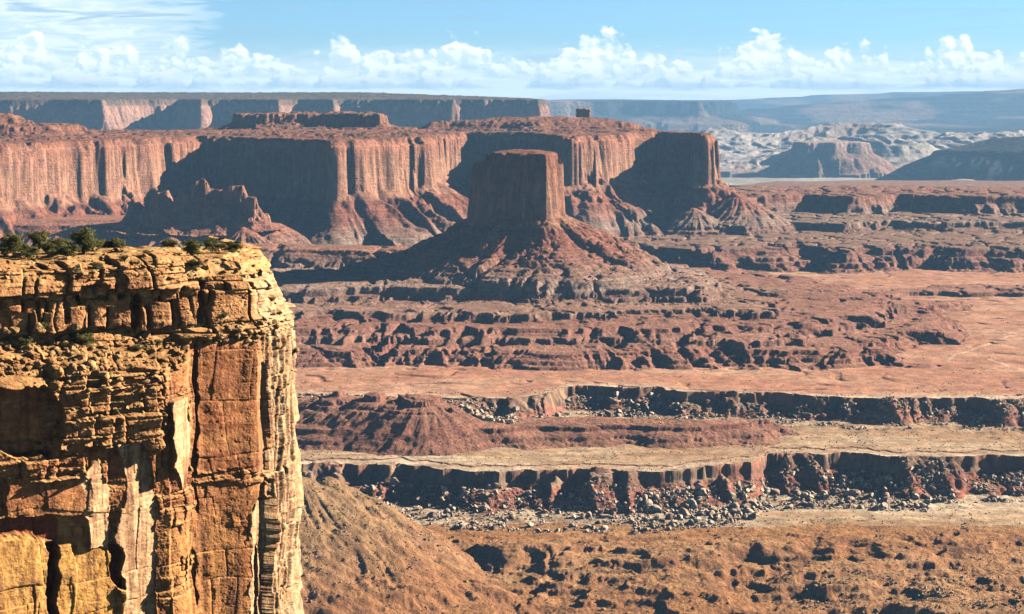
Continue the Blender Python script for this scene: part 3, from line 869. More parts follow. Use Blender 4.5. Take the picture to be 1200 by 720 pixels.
def blocks(u, z, w, hgt, seed, jit=0.35, warp=0.25):
    """jointed beds: random depth and tilt per block and the distance to its nearest crack (in metres)"""
    uu = u + warp * w * pn(u / (w * 1.7), z / (hgt * 1.7), seed + 1)
    zz = z + warp * hgt * pn(u / (w * 2.3), z / (hgt * 2.0), seed + 2)
    # beds of uneven thickness: displace bed edges by hash
    k0 = np.floor(zz / hgt)
    def edge(k):
        return (k + jit * _VAL[hash1(k, seed)]) * hgt
    k = np.where(zz < edge(k0), k0 - 1, np.where(zz >= edge(k0 + 1), k0 + 1, k0))
    zb, zt = edge(k), edge(k + 1)
    ww = w * (1 + 0.45 * _VAL[hash1(k, seed + 5)])
    off = _VAL[hash1(k, seed + 6)] * 13.0 * w
    q = (uu + off) / ww
    c0 = np.floor(q)
    def edx(c):
        return c + 0.36 * _VAL[hash1(c, k, seed + 7)]
    c = np.where(q < edx(c0), c0 - 1, np.where(q >= edx(c0 + 1), c0 + 1, c0))
    ua, ub = edx(c), edx(c + 1)
    eu = np.minimum(q - ua, ub - q) * ww
    ez = np.minimum(zz - zb, zt - zz)
    h = hash1(c, k, seed + 9)
    rnd = _VAL[h]; tx = _VAL[(h + 411) & _M]; tz = _VAL[(h + 977) & _M]
    lu = (q - (ua + ub) / 2) / (ub - ua) * 2; lz = (zz - (zb + zt) / 2) / (zt - zb) * 2
    return rnd, tx * lu, tz * lz, eu, ez, h


def in_poly(pts, x, y):
    d, _ = sdf(pts, x, y)
    return d


CLIFF_PATH = [(-118.0, 204.0), (-90.0, 221.5), (-63.8, 238.0), (-34.6, 256.2), (-33.0, 260.7), (-32.0, 266.7), (-33.2, 280.0), (-41.0, 298.0)]


def resample(path, stepf):
    P = np.array(path, float)
    seg = np.hypot(*(P[1:] - P[:-1]).T)
    L = np.concatenate([[0], np.cumsum(seg)])
    us = [0.0]
    while us[-1] < L[-1]:
        us.append(us[-1] + stepf(us[-1], L))
    us = np.array(us[:-1] + [L[-1]])
    x = np.interp(us, L, P[:, 0]); y = np.interp(us, L, P[:, 1])
    # smooth the normals over corners
    fx = np.interp(us + .8, L, P[:, 0]) - np.interp(us - .8, L, P[:, 0])
    fy = np.interp(us + .8, L, P[:, 1]) - np.interp(us - .8, L, P[:, 1])
    ln = np.hypot(fx, fy)
    return us, x, y, fy / ln, -fx / ln, L


def cliff_depth(u, z, px, py, s):
    """relief of the face, metres outwards; s = 0 on the front face .. 1 round the corner. Also returns colour weights"""
    jx = px + 5.0 * pn(u / 3.4, z / 3.0, 305) + 2.4 * pn(u / 1.3, z / 1.6, 301) + 1.2 * pn(u / .5, z / .6, 302)
    jy = py + 5.0 * pn(u / 3.0, z / 3.4, 306) + 2.4 * pn(u / 1.6, z / 1.3, 303) + 1.2 * pn(u / .5, z / .6, 304)
    D = np.zeros_like(u)
    pale = np.zeros_like(u); yel = np.zeros_like(u); deep = np.zeros_like(u); flatm = np.zeros_like(u)
    front = 1 - s
    rimz = sstep(-33.0, -31.0, z + .7 * pn(u / 3, u * 0, 310))                 # 1 in the upper, bedded part
    # --- broad undulation of the lower wall
    low = 1 - rimz
    D = D + low * (0.8 * pn(u / 14, z / 30, 311) + 0.35 * pn(u / 5, z / 12, 312))
    # steps of the great vertical slabs: each falls back towards the right, so its right flank catches the sun
    wob = 5 * pn(u * 0 + 3, z / 9.0, 313) + 2.5 * pn(u / 4, z / 3.2, 314)
    xx = px + wob * front
    saw = np.interp(xx, [-200, 0, 44, 47, 60, 63, 97, 100, 121, 125, 140, 180, 184, 201, 204, 222, 227, 230, 232, 262, 265, 298, 303, 318, 322, 400],
                    [3.0, 2.8, 2.6, 1.9, 2.1, 1.5, 1.8, 1.0, 1.2, .5, .8, .9, -.4, -.2, -.5, -.4, -1.1, -.9, -1.7, -1.6, -1.8, -1.8, -1.9, -1.9, -2.3, -2.8])
    D = D + low * front * saw
    # traced facets: (polygon, depth at its left side, change per px to the right, change per px down, kind)
    fac = [
        ([(133, 523), (163, 515), (177, 557), (184, 590), (182, 760), (140, 760), (143, 647), (124, 627), (140, 593), (146, 563)], 2.3, -0.046, -0.002, 'pale'),
        ([(87, 552), (112, 538), (122, 580), (126, 637), (100, 636)], 3.0, -0.050, 0.0, 'pale'),
        ([(90, 636), (126, 640), (134, 700), (136, 760), (78, 760), (78, 650)], 2.2, -0.020, 0.0, 'yel'),
        ([(-30, 632), (20, 622), (44, 630), (50, 660), (46, 760), (-30, 760)], 4.6, -0.020, 0.010, 'yel'),
        ([(62, 636), (80, 634), (80, 760), (58, 760)], 2.7, -0.02, 0.006, 'yel'),
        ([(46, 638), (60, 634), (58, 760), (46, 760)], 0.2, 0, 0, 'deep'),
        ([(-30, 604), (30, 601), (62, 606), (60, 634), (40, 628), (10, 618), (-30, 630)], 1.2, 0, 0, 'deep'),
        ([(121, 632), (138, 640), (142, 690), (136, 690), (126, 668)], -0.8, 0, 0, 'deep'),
        ([(199, 470), (223, 470), (226, 540), (214, 575), (205, 545)], 0.9, -0.070, 0, 'pale'),
        ([(300, 610), (318, 578), (334, 590), (330, 647), (332, 760), (299, 760)], -1.45, -0.050, 0, 'pale'),
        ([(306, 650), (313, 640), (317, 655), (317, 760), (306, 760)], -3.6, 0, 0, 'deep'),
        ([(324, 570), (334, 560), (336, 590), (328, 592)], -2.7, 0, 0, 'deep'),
        ([(236, 402), (310, 392), (322, 440), (330, 550), (236, 556)], -1.25, -0.004, 0, 'panel'),
        ([(236, 566), (322, 562), (300, 600), (296, 760), (234, 760)], -1.5, -0.002, 0.001, 'bed'),
        ([(-30, 452), (40, 452), (66, 470), (70, 500), (50, 530), (-30, 530)], -1.0, 0.0, 0, 'panel'),
        ([(0, 556), (98, 556), (100, 600), (0, 602)], 2.6, -0.004, 0, 'panel'),
    ]
    for pts, a, bx, by, kind in fac:
        x0 = min(p[0] for p in pts); y0 = min(p[1] for p in pts)
        near = (px > x0 - 12) & (px < max(p[0] for p in pts) + 12) & (py > y0 - 12) & (front > .3)
        if not near.any():
            continue
        d = in_poly(pts, jx[near], jy[near])
        m = sstep(1.5, -0.5, d)
        val = a + bx * (px[near] - x0) + by * (py[near] - y0)
        D[near] = D[near] * (1 - m) + val * m
        tgt = dict(pale=pale, yel=yel, deep=deep).get(kind)
        if tgt is not None:
            tgt[near] = np.maximum(tgt[near], m)
        flatm[near] = np.maximum(flatm[near], m * (0.85 if kind in ('pale', 'panel') else 0.7))
    # --- jointed blocks at three sizes
    r1, a1, b1, eu1, ez1, h1 = blocks(u, z, 5.2, 6.5, 21)
    r2, a2, b2, eu2, ez2, h2 = blocks(u, z, 2.1, 1.9, 22)
    r3, a3, b3, eu3, ez3, h3 = blocks(u, z, 3.4, 0.50, 23, warp=.35)
    r4, a4, b4, eu4, ez4, h4 = blocks(u, z, 6.0, 3.0, 24, jit=.45)
    r5, a5, b5, eu5, ez5, h5 = blocks(u, z, 4.4, .62, 25, jit=.4)
    side0 = sstep(0.1, 0.5, s)
    k = (1 - flatm) * (1 - .55 * side0)
    rough = sstep(0.0, 0.45, pn(u / 6, z / 5, 320))
    D = D + low * k * (0.38 * r1 + 0.22 * a1 + 0.12 * b1 - 0.5 * np.exp(-eu1 / .10) - 0.3 * np.exp(-ez1 / .08))
    D = D + low * k * rough * (0.30 * r2 + 0.20 * a2 + 0.25 * b2 - 0.25 * np.exp(-np.minimum(eu2, ez2) / .08))
    D = D + low * k * (0.15 + .85 * rough) * (1 - .9 * side0) * 0.18 * (r3 + .5 * b3)
    D = D + low * flatm * (0.03 * r1 + 0.06 * a1 + 0.05 * b1 + 0.02 * r2 + 0.30 * pn(u / 4.5, z / 6.5, 318) + 0.22 * np.abs(pn(u / 3.2, z / 4.0, 319)) - 0.10 * np.exp(-ez1 / .07) * sstep(-.2, .3, pn(u / 3, z / 3, 316)))
    # narrow broken ledges: golden slabs left of the wall, and a broken band across it
    def band(y0, y1, x0, x1, soft=8):
        return sstep(y0 - soft, y0, jy) * sstep(y1 + soft, y1, jy) * sstep(x0 - soft, x0, jx) * sstep(x1 + soft, x1, jx) * front
    led = band(432, 520, 58, 190, 10) * (1 - pale)
    D = D + led * (0.55 * r3 + 0.3 * b3 + 1.0 + 0.35 * r1 + .3 * a1)
    led2 = band(520, 556, -30, 90, 6)
    D = D + led2 * (0.6 * r3 + 0.4)
    led3 = band(555, 566, 228, 320, 3)
    D = D + led3 * (0.15 * r3 + 0.35)
    side = sstep(0.25, 0.7, s)
    D = D + low * side * (0.12 * r2 + 0.20 * r1 + .2 * b1 + 0.9 * pn(u / 1.6, z / 16, 321) + .35 * pn(u / .6, z / 9, 323) + .12 * r3 * sstep(0, .5, pn(u / 3, z / 4, 322)))
    # --- rim beds: thick rounded blocks with open joints
    open_ = sstep(-.1, .3, _VAL[(h4 + 333) & _M])
    rnd = np.sqrt(np.clip(np.minimum(eu4 / .28, 1) * np.minimum(ez4 / .25, 1), 0, 1))
    D = D + rimz * (0.8 * r4 + 0.40 * a4 + 0.35 * b4 + 0.45 * (rnd - 1) - 1.2 * open_ * np.exp(-eu4 / .12) + 0.10 * r3)
    thin = rimz * sstep(-23.6, -22.6, z + .8 * pn(u / 5, u * 0, 317)) + rimz * sstep(-29.0, -30.0, z)
    thin = np.clip(thin + rimz * s * .3, 0, 1)
    rn5 = np.sqrt(np.clip(np.minimum(eu5 / .3, 1) * np.minimum(ez5 / .2, 1), 0, 1))
    D = D + thin * (0.55 * r5 + .3 * a5 + .4 * (rn5 - 1))
    # upper wall at the left: tall smooth blocks under a cap
    uw = rimz * sstep(232, 215, px) * sstep(-24.6, -25.2, z) * sstep(-30.4, -29.6, z)
    D = D * (1 - .5 * uw) + uw * (0.35 * r1 + .25 * a1 - 1.4 * np.exp(-eu1 / .22))
    # shadowed slots between the blocks
    for sx, y0, y1, wd, dp in ((159, 342, 388, 5, 2.4), (112, 340, 352, 16, 1.8), (140, 325, 348, 4, 1.4), (70, 392, 404, 30, 1.2), (44, 325, 380, 1.5, 0.8), (236, 330, 380, 3, 1.0), (75, 350, 380, 1.6, .8)):
        g = sstep(wd + 2, wd - 1, np.abs(jx - sx)) * sstep(y0 - 4, y0 + 2, jy) * sstep(y1 + 4, y1 - 2, jy) * front
        D = D - dp * g
    # fine relief
    D = D + 0.10 * fbm(u / .9, z / .7, 3, 330) * (1 - .5 * flatm) + 0.05 * pn(u / .3, z / .18, 334) * (1 - .6 * flatm)
    D = D - 0.08 * flatm * ridged(u / 3.0, z / 2.0, 2, 340) ** 6
    return D, pale, yel, deep, flatm, led, r3, h2, h4


def make_near_cliff():
    st = 0.075 / min(1.0, Q * 1.0)
    def stepf(u, L):
        if u < L[1] + 18: return 0.5
        if u < L[5] + 2: return st
        return 0.6
    us, bx, by, nx, ny, L = resample(CLIFF_PATH, stepf)
    # profile of the face in (outward, height), left stations and right stations
    pa = np.array([(-6.0, -20.9), (-3.2, -21.2), (-1.2, -21.6), (0.2, -22.6), (0.6, -24.7), (-0.6, -25.1), (-0.3, -29.6), (-1.6, -30.1), (0.8, -31.8), (3.6, -33.9), (4.9, -35.2), (5.3, -50.0), (6.0, -70.0), (9.0, -96.0), (22.0, -150.0)])
    pb = np.array([(-6.0, -21.3), (-4.2, -21.6), (-2.8, -22.0), (-1.9, -23.4), (-1.2, -25.0), (-1.3, -26.4), (-0.9, -29.0), (-0.2, -30.2), (0.8, -31.0), (1.7, -31.8), (2.0, -33.0), (2.6, -50.0), (3.2, -70.0), (6.0, -96.0), (19.0, -150.0)])
    pxb = 600 + F * bx / by
    t = sstep(185, 235, pxb)
    s = sstep(L[3] - .5, L[4], us)
    pc = pb.copy(); pc[:, 0] = [-6.5, -5.2, -4.2, -3.0, -2.0, -1.7, -1.0, -0.2, 0.4, 0.8, 0.8, 1.2, 1.6, 5, 18]
    # row parameter: arc length of the mean profile
    mean = (pa + pb) / 2
    sl_ = np.concatenate([[0], np.cumsum(np.hypot(*(mean[1:] - mean[:-1]).T))])
    vs = [0.0]
    while vs[-1] < sl_[-1]:
        zc = np.interp(vs[-1], sl_, mean[:, 1])
        vs.append(vs[-1] + (st if zc > -71 else 1.2))
    vs = np.array(vs)
    A = np.stack([np.interp(vs, sl_, pa[:, i]) for i in (0, 1)], -1)
    B = np.stack([np.interp(vs, sl_, pb[:, i]) for i in (0, 1)], -1)
    Cc = np.stack([np.interp(vs, sl_, pc[:, i]) for i in (0, 1)], -1)
    T = t[None, :, None]; S3 = s[None, :, None]
    DZ = A[:, None] * (1 - T) + B[:, None] * T
    DZ = DZ * (1 - S3) + Cc[:, None] * S3
    d0 = DZ[..., 0].astype(np.float32); z0 = DZ[..., 1].astype(np.float32)
    U = np.repeat(us[None].astype(np.float32), len(vs), 0)
    Sg = np.repeat(s[None].astype(np.float32), len(vs), 0)
    X0 = bx[None] + nx[None] * d0; Y0 = by[None] + ny[None] * d0
    PX = (600 + F * X0 / Y0).astype(np.float32); PY = (HY - F * z0 / Y0).astype(np.float32)
    # ledge heights wander along the face
    z0 = z0 + (0.5 * pn(U / 9, U * 0, 350) + 0.25 * pn(U / 3, U * 0, 351)) * sstep(-20.5, -23, z0) * sstep(-60, -40, z0)
    out = [None] * 9
    nchunk = 12
    cuts = np.linspace(0, len(vs), nchunk + 1).astype(int)
    res = [None] * nchunk
    def job(i):
        a, b = cuts[i], cuts[i + 1]
        res[i] = cliff_depth(U[a:b], z0[a:b], PX[a:b], PY[a:b], Sg[a:b])
    with ThreadPoolExecutor(4) as ex:
        list(ex.map(job, range(nchunk)))
    D, pale, yel, deep, flatm, led, r3, h2, h4 = [np.concatenate([r[k] for r in res], 0) for k in range(9)]
    edge_fade = sstep(-20.1, -21.2, z0)
    # treads (where the profile runs outwards) rise and fall instead of moving in and out
    gz = np.abs(np.gradient(z0, axis=0)); gd = np.abs(np.gradient(d0, axis=0))
    tread = sstep(0.45, 0.8, gd / (gd + gz + 1e-6)) * (1 - Sg)
    dd = D * (0.25 + 0.75 * edge_fade) * (1 - .6 * tread)
    zz = z0 + tread * 0.55 * D * sstep(-60, -50, z0)
    X = bx[None] + nx[None] * (d0 + dd); Y = by[None] + ny[None] * (d0 + dd)
    V = np.stack([X, Y, zz], -1).reshape(-1, 3)
    nr, nc = X.shape
    # colour of the stone, with some sun and shade painted in
    c = lambda *v: np.array(v, np.float32)
    n1 = fbm(U / 6, z0 / 2.5, 4, 360); n2 = fbm(U / 1.2, z0 / .5, 3, 365)
    vst = fbm(U / .9, z0 / 14, 4, 370)
    base = lerp3(c(.50, .22, .085), c(.40, .15, .06), sstep(-.3, .4, n1))
    base = lerp3(base, c(.24, .09, .045), sstep(.05, .5, vst) * .7)
    up = sstep(-33, -30, z0)
    gold = lerp3(c(.56, .33, .135), c(.44, .22, .085), sstep(-.3, .4, n2))
    base = lerp3(base, lerp3(c(.52, .26, .11), c(.42, .18, .07), sstep(-.2, .4, n1)), up)
    bedw = sstep(.1, .8, _VAL[h2] * .5 + n2)
    P3 = np.stack([X, Y, zz], -1)
    nn = np.cross(np.gradient(P3, axis=0), np.gradient(P3, axis=1))
    nn = np.abs(nn[..., 2]) / (np.linalg.norm(nn, axis=-1) + 1e-9)
    base = lerp3(base, gold, bedw * .25 * (1 - flatm))
    base = lerp3(base, gold, np.clip(sstep(.42, .75, nn) + .6 * tread + .15 * led, 0, 1) * .9)  # upward faces painted gold, as if lit from above
    base = lerp3(base, c(.68, .45, .25), pale * .85 * (1 - .5 * sstep(.05, .45, vst)) * (.9 + .4 * n1))  # facets turned to the sun painted paler
    ylo = sstep(585, 625, PY + 14 * n1) * sstep(300, 270, PX) * (1 - Sg)
    base = lerp3(base, c(.50, .25, .075), np.clip(ylo * (.45 + .5 * n1) * (1 - pale) + yel * .25, 0, 1))
    base = lerp3(base, c(.62, .34, .09), yel * .7 * (1 - .5 * sstep(-.1, .4, n2)))
    base = lerp3(base, c(.26, .06, .035), deep * .8)  # shade of the recesses darkened into the colour
    base = lerp3(base, c(.60, .45, .27), Sg * (0.55 + .4 * n1) * sstep(-22, -26, z0))  # sunward flank painted paler, sunlight put into the colour
    base = base * (1 + .18 * n2 + .10 * r3)[..., None]
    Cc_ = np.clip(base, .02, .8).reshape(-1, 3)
    idx = np.arange(nr * nc).reshape(nr, nc)
    q1 = np.stack([idx[:-1, :-1], idx[1:, :-1], idx[1:, 1:], idx[:-1, 1:]], -1).reshape(-1, 4)
    # --- top of the promontory
    g = 0.11 / min(1.0, Q)
    xs = np.arange(-100, -27, g); ys = np.concatenate([np.arange(212, 292, g * 1.3), np.arange(292, 320, .5)])
    TX, TY = np.meshgrid(xs, ys)
    TX = TX.astype(np.float32); TY = TY.astype(np.float32)
    top_poly = [CLIFF_PATH[1], CLIFF_PATH[2], CLIFF_PATH[3], CLIFF_PATH[4], CLIFF_PATH[5], (-33.2, 277.0), (-50, 278), (-66, 272), (-84, 262), (-112, 250), (-112, 215)]
    d, _ = sdf(top_poly, TX + .8 * pn(TX / 4, TY / 4, 380), TY + .8 * pn(TX / 4, TY / 4, 381))
    off = 1.2 + 2.0 * sstep(180, 240, 600 + F * TX / TY)
    TZ = top_height(TX, TY, d, off)
    keep = d < -off + 1.3
    r3t = pn(TX / .4, TY / .4, 386)
    n1t = fbm(TX / 3, TY / 3, 4, 387)
    tc = lerp3(c(.56, .35, .15), c(.46, .25, .10), sstep(-.2, .4, n1t))
    tc = lerp3(tc, c(.33, .17, .08), sstep(.2, .6, fbm(TX / 1, TY / 1, 3, 388)) * .6)
    tc = tc * (1 + .2 * r3t)[..., None]
    VT = np.stack([TX, TY, TZ], -1).reshape(-1, 3)
    it = np.arange(TX.size).reshape(TX.shape) + len(V)
    kq = keep[:-1, :-1] & keep[1:, 1:] & keep[1:, :-1] & keep[:-1, 1:]
    q2 = np.stack([it[:-1, :-1], it[:-1, 1:], it[1:, 1:], it[1:, :-1]], -1)[kq]
    return np.concatenate([V, VT]), np.concatenate([q1, q2]), np.concatenate([Cc_, np.clip(tc, .02, .8).reshape(-1, 3)])


def top_height(x, y, d, off=3.0):
    """top of the promontory: low stacked slabs, d = signed distance to its edge (negative inside)"""
    x = np.asarray(x, np.float32); y = np.asarray(y, np.float32); d = np.asarray(d, np.float32)
    rise = np.clip(-d - off, 0, 30)
    raw = -22.35 + 0.9 * sstep(0, 3, rise) + 0.055 * rise + 0.45 * pn(x / 9, y / 5, 382) + 0.22 * pn(x / 3, y / 2, 383)
    q = raw / 0.34
    f = q - np.floor(q)
    z = (np.floor(q) + sstep(.72, 1.0, f)) * 0.34 * .75 + raw * .25 + 0.05 * pn(x / .7, y / .7, 384) + .03 * pn(x / .25, y / .25, 385)
    return z - np.clip(d + off, 0, 20) * 1.2


def rock_material(name):
    m = bpy.data.materials.new(name)
    m.use_nodes = True
    N = NT(m.node_tree)
    out = N.n('ShaderNodeOutputMaterial')
    b = N.n('ShaderNodeBsdfPrincipled')
    b.inputs['Roughness'].default_value = .85
    b.inputs['Specular IOR Level'].default_value = .2
    N.l(b.outputs[0], out.inputs['Surface'])
    base = N.n('ShaderNodeVertexColor', layer_name='rock').outputs[0]
    P = N.n('ShaderNodeNewGeometry').outputs['Position']
    n1 = N.noise(P, .9, 7, .68)
    c = N.mix(1.0, base, N.mix(N.rng(n1, .34, .68), (.66, .62, .58), (1.25, 1.24, 1.2)), 'MULTIPLY')
    # thin bedding lines
    zb = N.noise(N.mapping(P, scale=(.10, .10, 1.6)), 1.3, 5, .65, .4)
    c = N.mix(N.math('MULTIPLY', N.rng(zb, .56, .68), .45), c, (.20, .075, .035))
    st = N.noise(N.mapping(P, scale=(1.0, 1.0, .05)), .9, 5, .6)
    nz = N.n('ShaderNodeSeparateXYZ'); N.l(N.n('ShaderNodeNewGeometry').outputs['True Normal'], nz.inputs[0])
    vert = N.rng(nz.outputs[2], .5, .25)
    c = N.mix(N.math('MULTIPLY', N.math('MULTIPLY', N.rng(st, .50, .64), vert), .68), c, (.13, .05, .03))
    N.l(c, b.inputs['Base Color'])
    h = N.noise(P, 2.2, 6, .7)
    cr = N.n('ShaderNodeTexVoronoi', feature='DISTANCE_TO_EDGE'); cr.inputs['Scale'].default_value = .55
    vadd = N.t.nodes.new('ShaderNodeVectorMath'); vadd.operation = 'MULTIPLY_ADD'
    N.l(N.noise(P, .7, 3, .6, 0, True), vadd.inputs[0]); vadd.inputs[1].default_value = (2, 2, 2); N.l(P, vadd.inputs[2])
    N.l(vadd.outputs[0], cr.inputs['Vector'])
    crk = N.rng(cr.outputs['Distance'], 0, .035, 0, 1)
    hh = N.math('MULTIPLY_ADD', zb, .5, h)
    hh = N.math('MULTIPLY_ADD', crk, .16, hh)
    bp = N.n('ShaderNodeBump'); bp.inputs['Strength'].default_value = 1; bp.inputs['Distance'].default_value = .14
    N.l(hh, bp.inputs['Height']); N.l(bp.outputs[0], b.inputs['Normal'])
    return m


MT['rock'] = rock_material('near sandstone')
Vn, qn, cn = make_near_cliff()
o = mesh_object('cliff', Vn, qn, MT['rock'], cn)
tag(o, 'towering orange sandstone cliff filling the left foreground, flat ledgy top', 'cliff', kind='structure')


# ------------------------------------------------------------------ rock fin and tower
def make_fin():
    """jagged eroded fin on its talus pedestal in front of the long mesa"""
    sil = np.array([(140, 262), (150, 250), (157, 229), (163, 236), (170, 243), (181, 226), (195, 222), (203, 238), (213, 224), (222, 219), (235, 207), (241, 209), (247, 219), (262, 222), (270, 217), (284, 216),
                    (290, 229), (300, 230), (304, 242), (308, 250), (314, 250), (317, 262), (324, 272)], float)
    r0 = 3715.0
    ux = np.arange((135 - 600) / F * r0, (330 - 600) / F * r0, 1.1)
    vy = np.arange(-75, 75, 1.3)
    X, D = np.meshgrid(ux, vy)
    X = X.astype(np.float32); D = D.astype(np.float32)
    Xw = X + 5 * pn(X / 20, D / 20, 401) + 2 * pn(X / 7, D / 7, 402)
    top = -(np.interp(600 + Xw / r0 * F, sil[:, 0], sil[:, 1]) - HY) / F * r0
    cres = 9 * pn(X / 60, X * 0, 403) + 4 * pn(X / 18, X * 0, 404)
    dist = np.abs(D - cres) + 6 * pn(X / 14, D / 14, 405) + 2.5 * pn(X / 5, D / 5, 406)
    hw = 20 + 8 * pn(X / 40, X * 0, 407)
    base = -252.0
    k = np.interp(dist / hw, [-1, .35, .5, .62, .8, .9, 1.15, 1.8, 3.2], [1, .97, .86, .62, .55, .36, .30, .08, -.12])
    Z = base + (top - base) * k
    q = (Z + 1.5 * pn(X / 30, D / 30, 408)) / 7.5; f = q - np.floor(q)
    Z = Z + 7.5 * .6 * (np.where(f < .7, f / .7 * .35, .35 + (f - .7) / .3 * .65) - f) + 1.3 * pn(X / 4, D / 4, 409)
    V = np.stack([X, D + r0, Z], -1).reshape(-1, 3)
    ny, nx = X.shape
    idx = np.arange(nx * ny).reshape(ny, nx)
    Qd = np.stack([idx[:-1, :-1], idx[:-1, 1:], idx[1:, 1:], idx[1:, :-1]], -1).reshape(-1, 4)
    n = pn(X / 25, D / 25, 410)
    col = lerp3(np.array((.33, .14, .09), np.float32), np.array((.42, .21, .14), np.float32), sstep(-.3, .4, n + .3 * np.sin(Z / 2.5)))
    o = mesh_object('rock_fin', V, Qd, MT['cliff'], col.reshape(-1, 3))
    tag(o, 'jagged dark red rock fin with broken spires above the near cliff top', 'rock fin', kind='structure')


def block_tower(name, px, r, w, z0, z1, seed, label):
    rings, seg = 26, 72
    cx, cy = W(px, r)
    a = np.linspace(0, 2 * np.pi, seg, endpoint=False); t = np.linspace(0, 1, rings)
    A, T = np.meshgrid(a, t)
    sq = 1 / np.maximum(np.abs(np.cos(A)), np.abs(np.sin(A))) ** .8
    rad = w / 2 * sq * np.interp(T, [0, .12, .2, .8, .88, .96, 1], [1.5, 1.12, 1.0, .95, 1.02, .96, .5])
    rad = rad * (1 + .09 * pn(np.cos(A) * 2.2 + 5, np.sin(A) * 2.2 + T, seed) + .05 * pn(np.cos(A) * 6 + 5, np.sin(A) * 6 + T * 6, seed + 1) + .03 * pn(T * 14, A * 0, seed + 2))
    Z = z0 + (z1 - z0) * T + (z1 - z0) * .04 * pn(np.cos(A) * 2, np.sin(A) * 2, seed + 3) * T
    V = np.stack([cx + rad * np.cos(A), cy + rad * np.sin(A), Z], -1).reshape(-1, 3)
    V = np.concatenate([V, [[cx, cy, z1 * 1.0 + 1]]])
    q = []
    for i in range(rings - 1):
        for j in range(seg):
            k = (j + 1) % seg
            q.append((i * seg + j, i * seg + k, (i + 1) * seg + k, (i + 1) * seg + j))
    top = rings * seg
    for j in range(0, seg, 2):
        q.append(((rings - 1) * seg + j, (rings - 1) * seg + (j + 1) % seg, (rings - 1) * seg + (j + 2) % seg, top))
    col = np.tile(np.array((.34, .16, .10), np.float32), (len(V), 1))
    o = mesh_object(name, V, np.array(q), MT['cliff'], col)
    tag(o, label, 'rock tower', kind='structure')


make_fin()
block_tower('rock_tower', 683.5, 5330, 40, -72, -29, 420, 'small square rock tower standing alone on the skyline of the red mesa')
block_tower('rock_stub', 708, 5340, 26, -72, -57, 430, 'low rock stub just right of the square tower on the mesa')

# ------------------------------------------------------------------ boulders
def ico(sub):
    bm = bmesh.new()
    bmesh.ops.create_icosphere(bm, subdivisions=sub, radius=1.0)
    v = np.array([x.co[:] for x in bm.verts]); f = np.array([[x.index for x in p.verts] for p in bm.faces])
    bm.free()
    return v, f


def rock_shape(rs, sub, cuts=9):
    """angular broken block: a ball cut by random flat faces"""
    v, f = ico(sub)
    v = v * np.array([1.25, 1.0, .9])
    for _ in range(cuts):
        n = rs.normal(size=3); n /= np.linalg.norm(n)
        h = rs.uniform(.42, .78)
        e = np.clip(v @ n - h, 0, None)
        v = v - e[:, None] * n
    v = v * (1 + rs.normal(size=(len(v), 1)) * .025)
    return v, f


def rot(rs, n):
    q = rs.normal(size=(n, 4)); q /= np.linalg.norm(q, axis=1)[:, None]
    w, x, y, z = q.T
    return np.stack([np.stack([1 - 2 * (y * y + z * z), 2 * (x * y - z * w), 2 * (x * z + y * w)], -1),
                     np.stack([2 * (x * y + z * w), 1 - 2 * (x * x + z * z), 2 * (y * z - x * w)], -1),
                     np.stack([2 * (x * z - y * w), 2 * (y * z + x * w), 1 - 2 * (x * x + y * y)], -1)], 1)


def stone_material(name, colr, colr2):
    m = bpy.data.materials.new(name); m.use_nodes = True
    N = NT(m.node_tree)
    out = N.n('ShaderNodeOutputMaterial'); b = N.n('ShaderNodeBsdfPrincipled')
    b.inputs['Roughness'].default_value = .9; b.inputs['Specular IOR Level'].default_value = .15
    N.l(b.outputs[0], out.inputs['Surface'])
    P = N.n('ShaderNodeNewGeometry').outputs['Position']
    c = N.mix(N.rng(N.noise(P, .07, 3, .6), .38, .62), colr, colr2)
    c = N.mix(1.0, c, N.mix(N.rng(N.noise(P, .8, 5, .7), .34, .66), (.6, .58, .56), (1.2, 1.2, 1.2)), 'MULTIPLY')
    N.l(c, b.inputs['Base Color'])
    bp = N.n('ShaderNodeBump'); bp.inputs['Strength'].default_value = 1; bp.inputs['Distance'].default_value = .5
    N.l(N.noise(P, .9, 5, .7), bp.inputs['Height']); N.l(bp.outputs[0], b.inputs['Normal'])
    return m


MT['cream'] = stone_material('cream sandstone blocks', (.72, .60, .45), (.44, .28, .19))
MT['redrock'] = stone_material('red talus blocks', (.38, .20, .13), (.30, .13, .085))
MT['ochre'] = stone_material('ochre blocks', (.46, .33, .19), (.32, .19, .10))


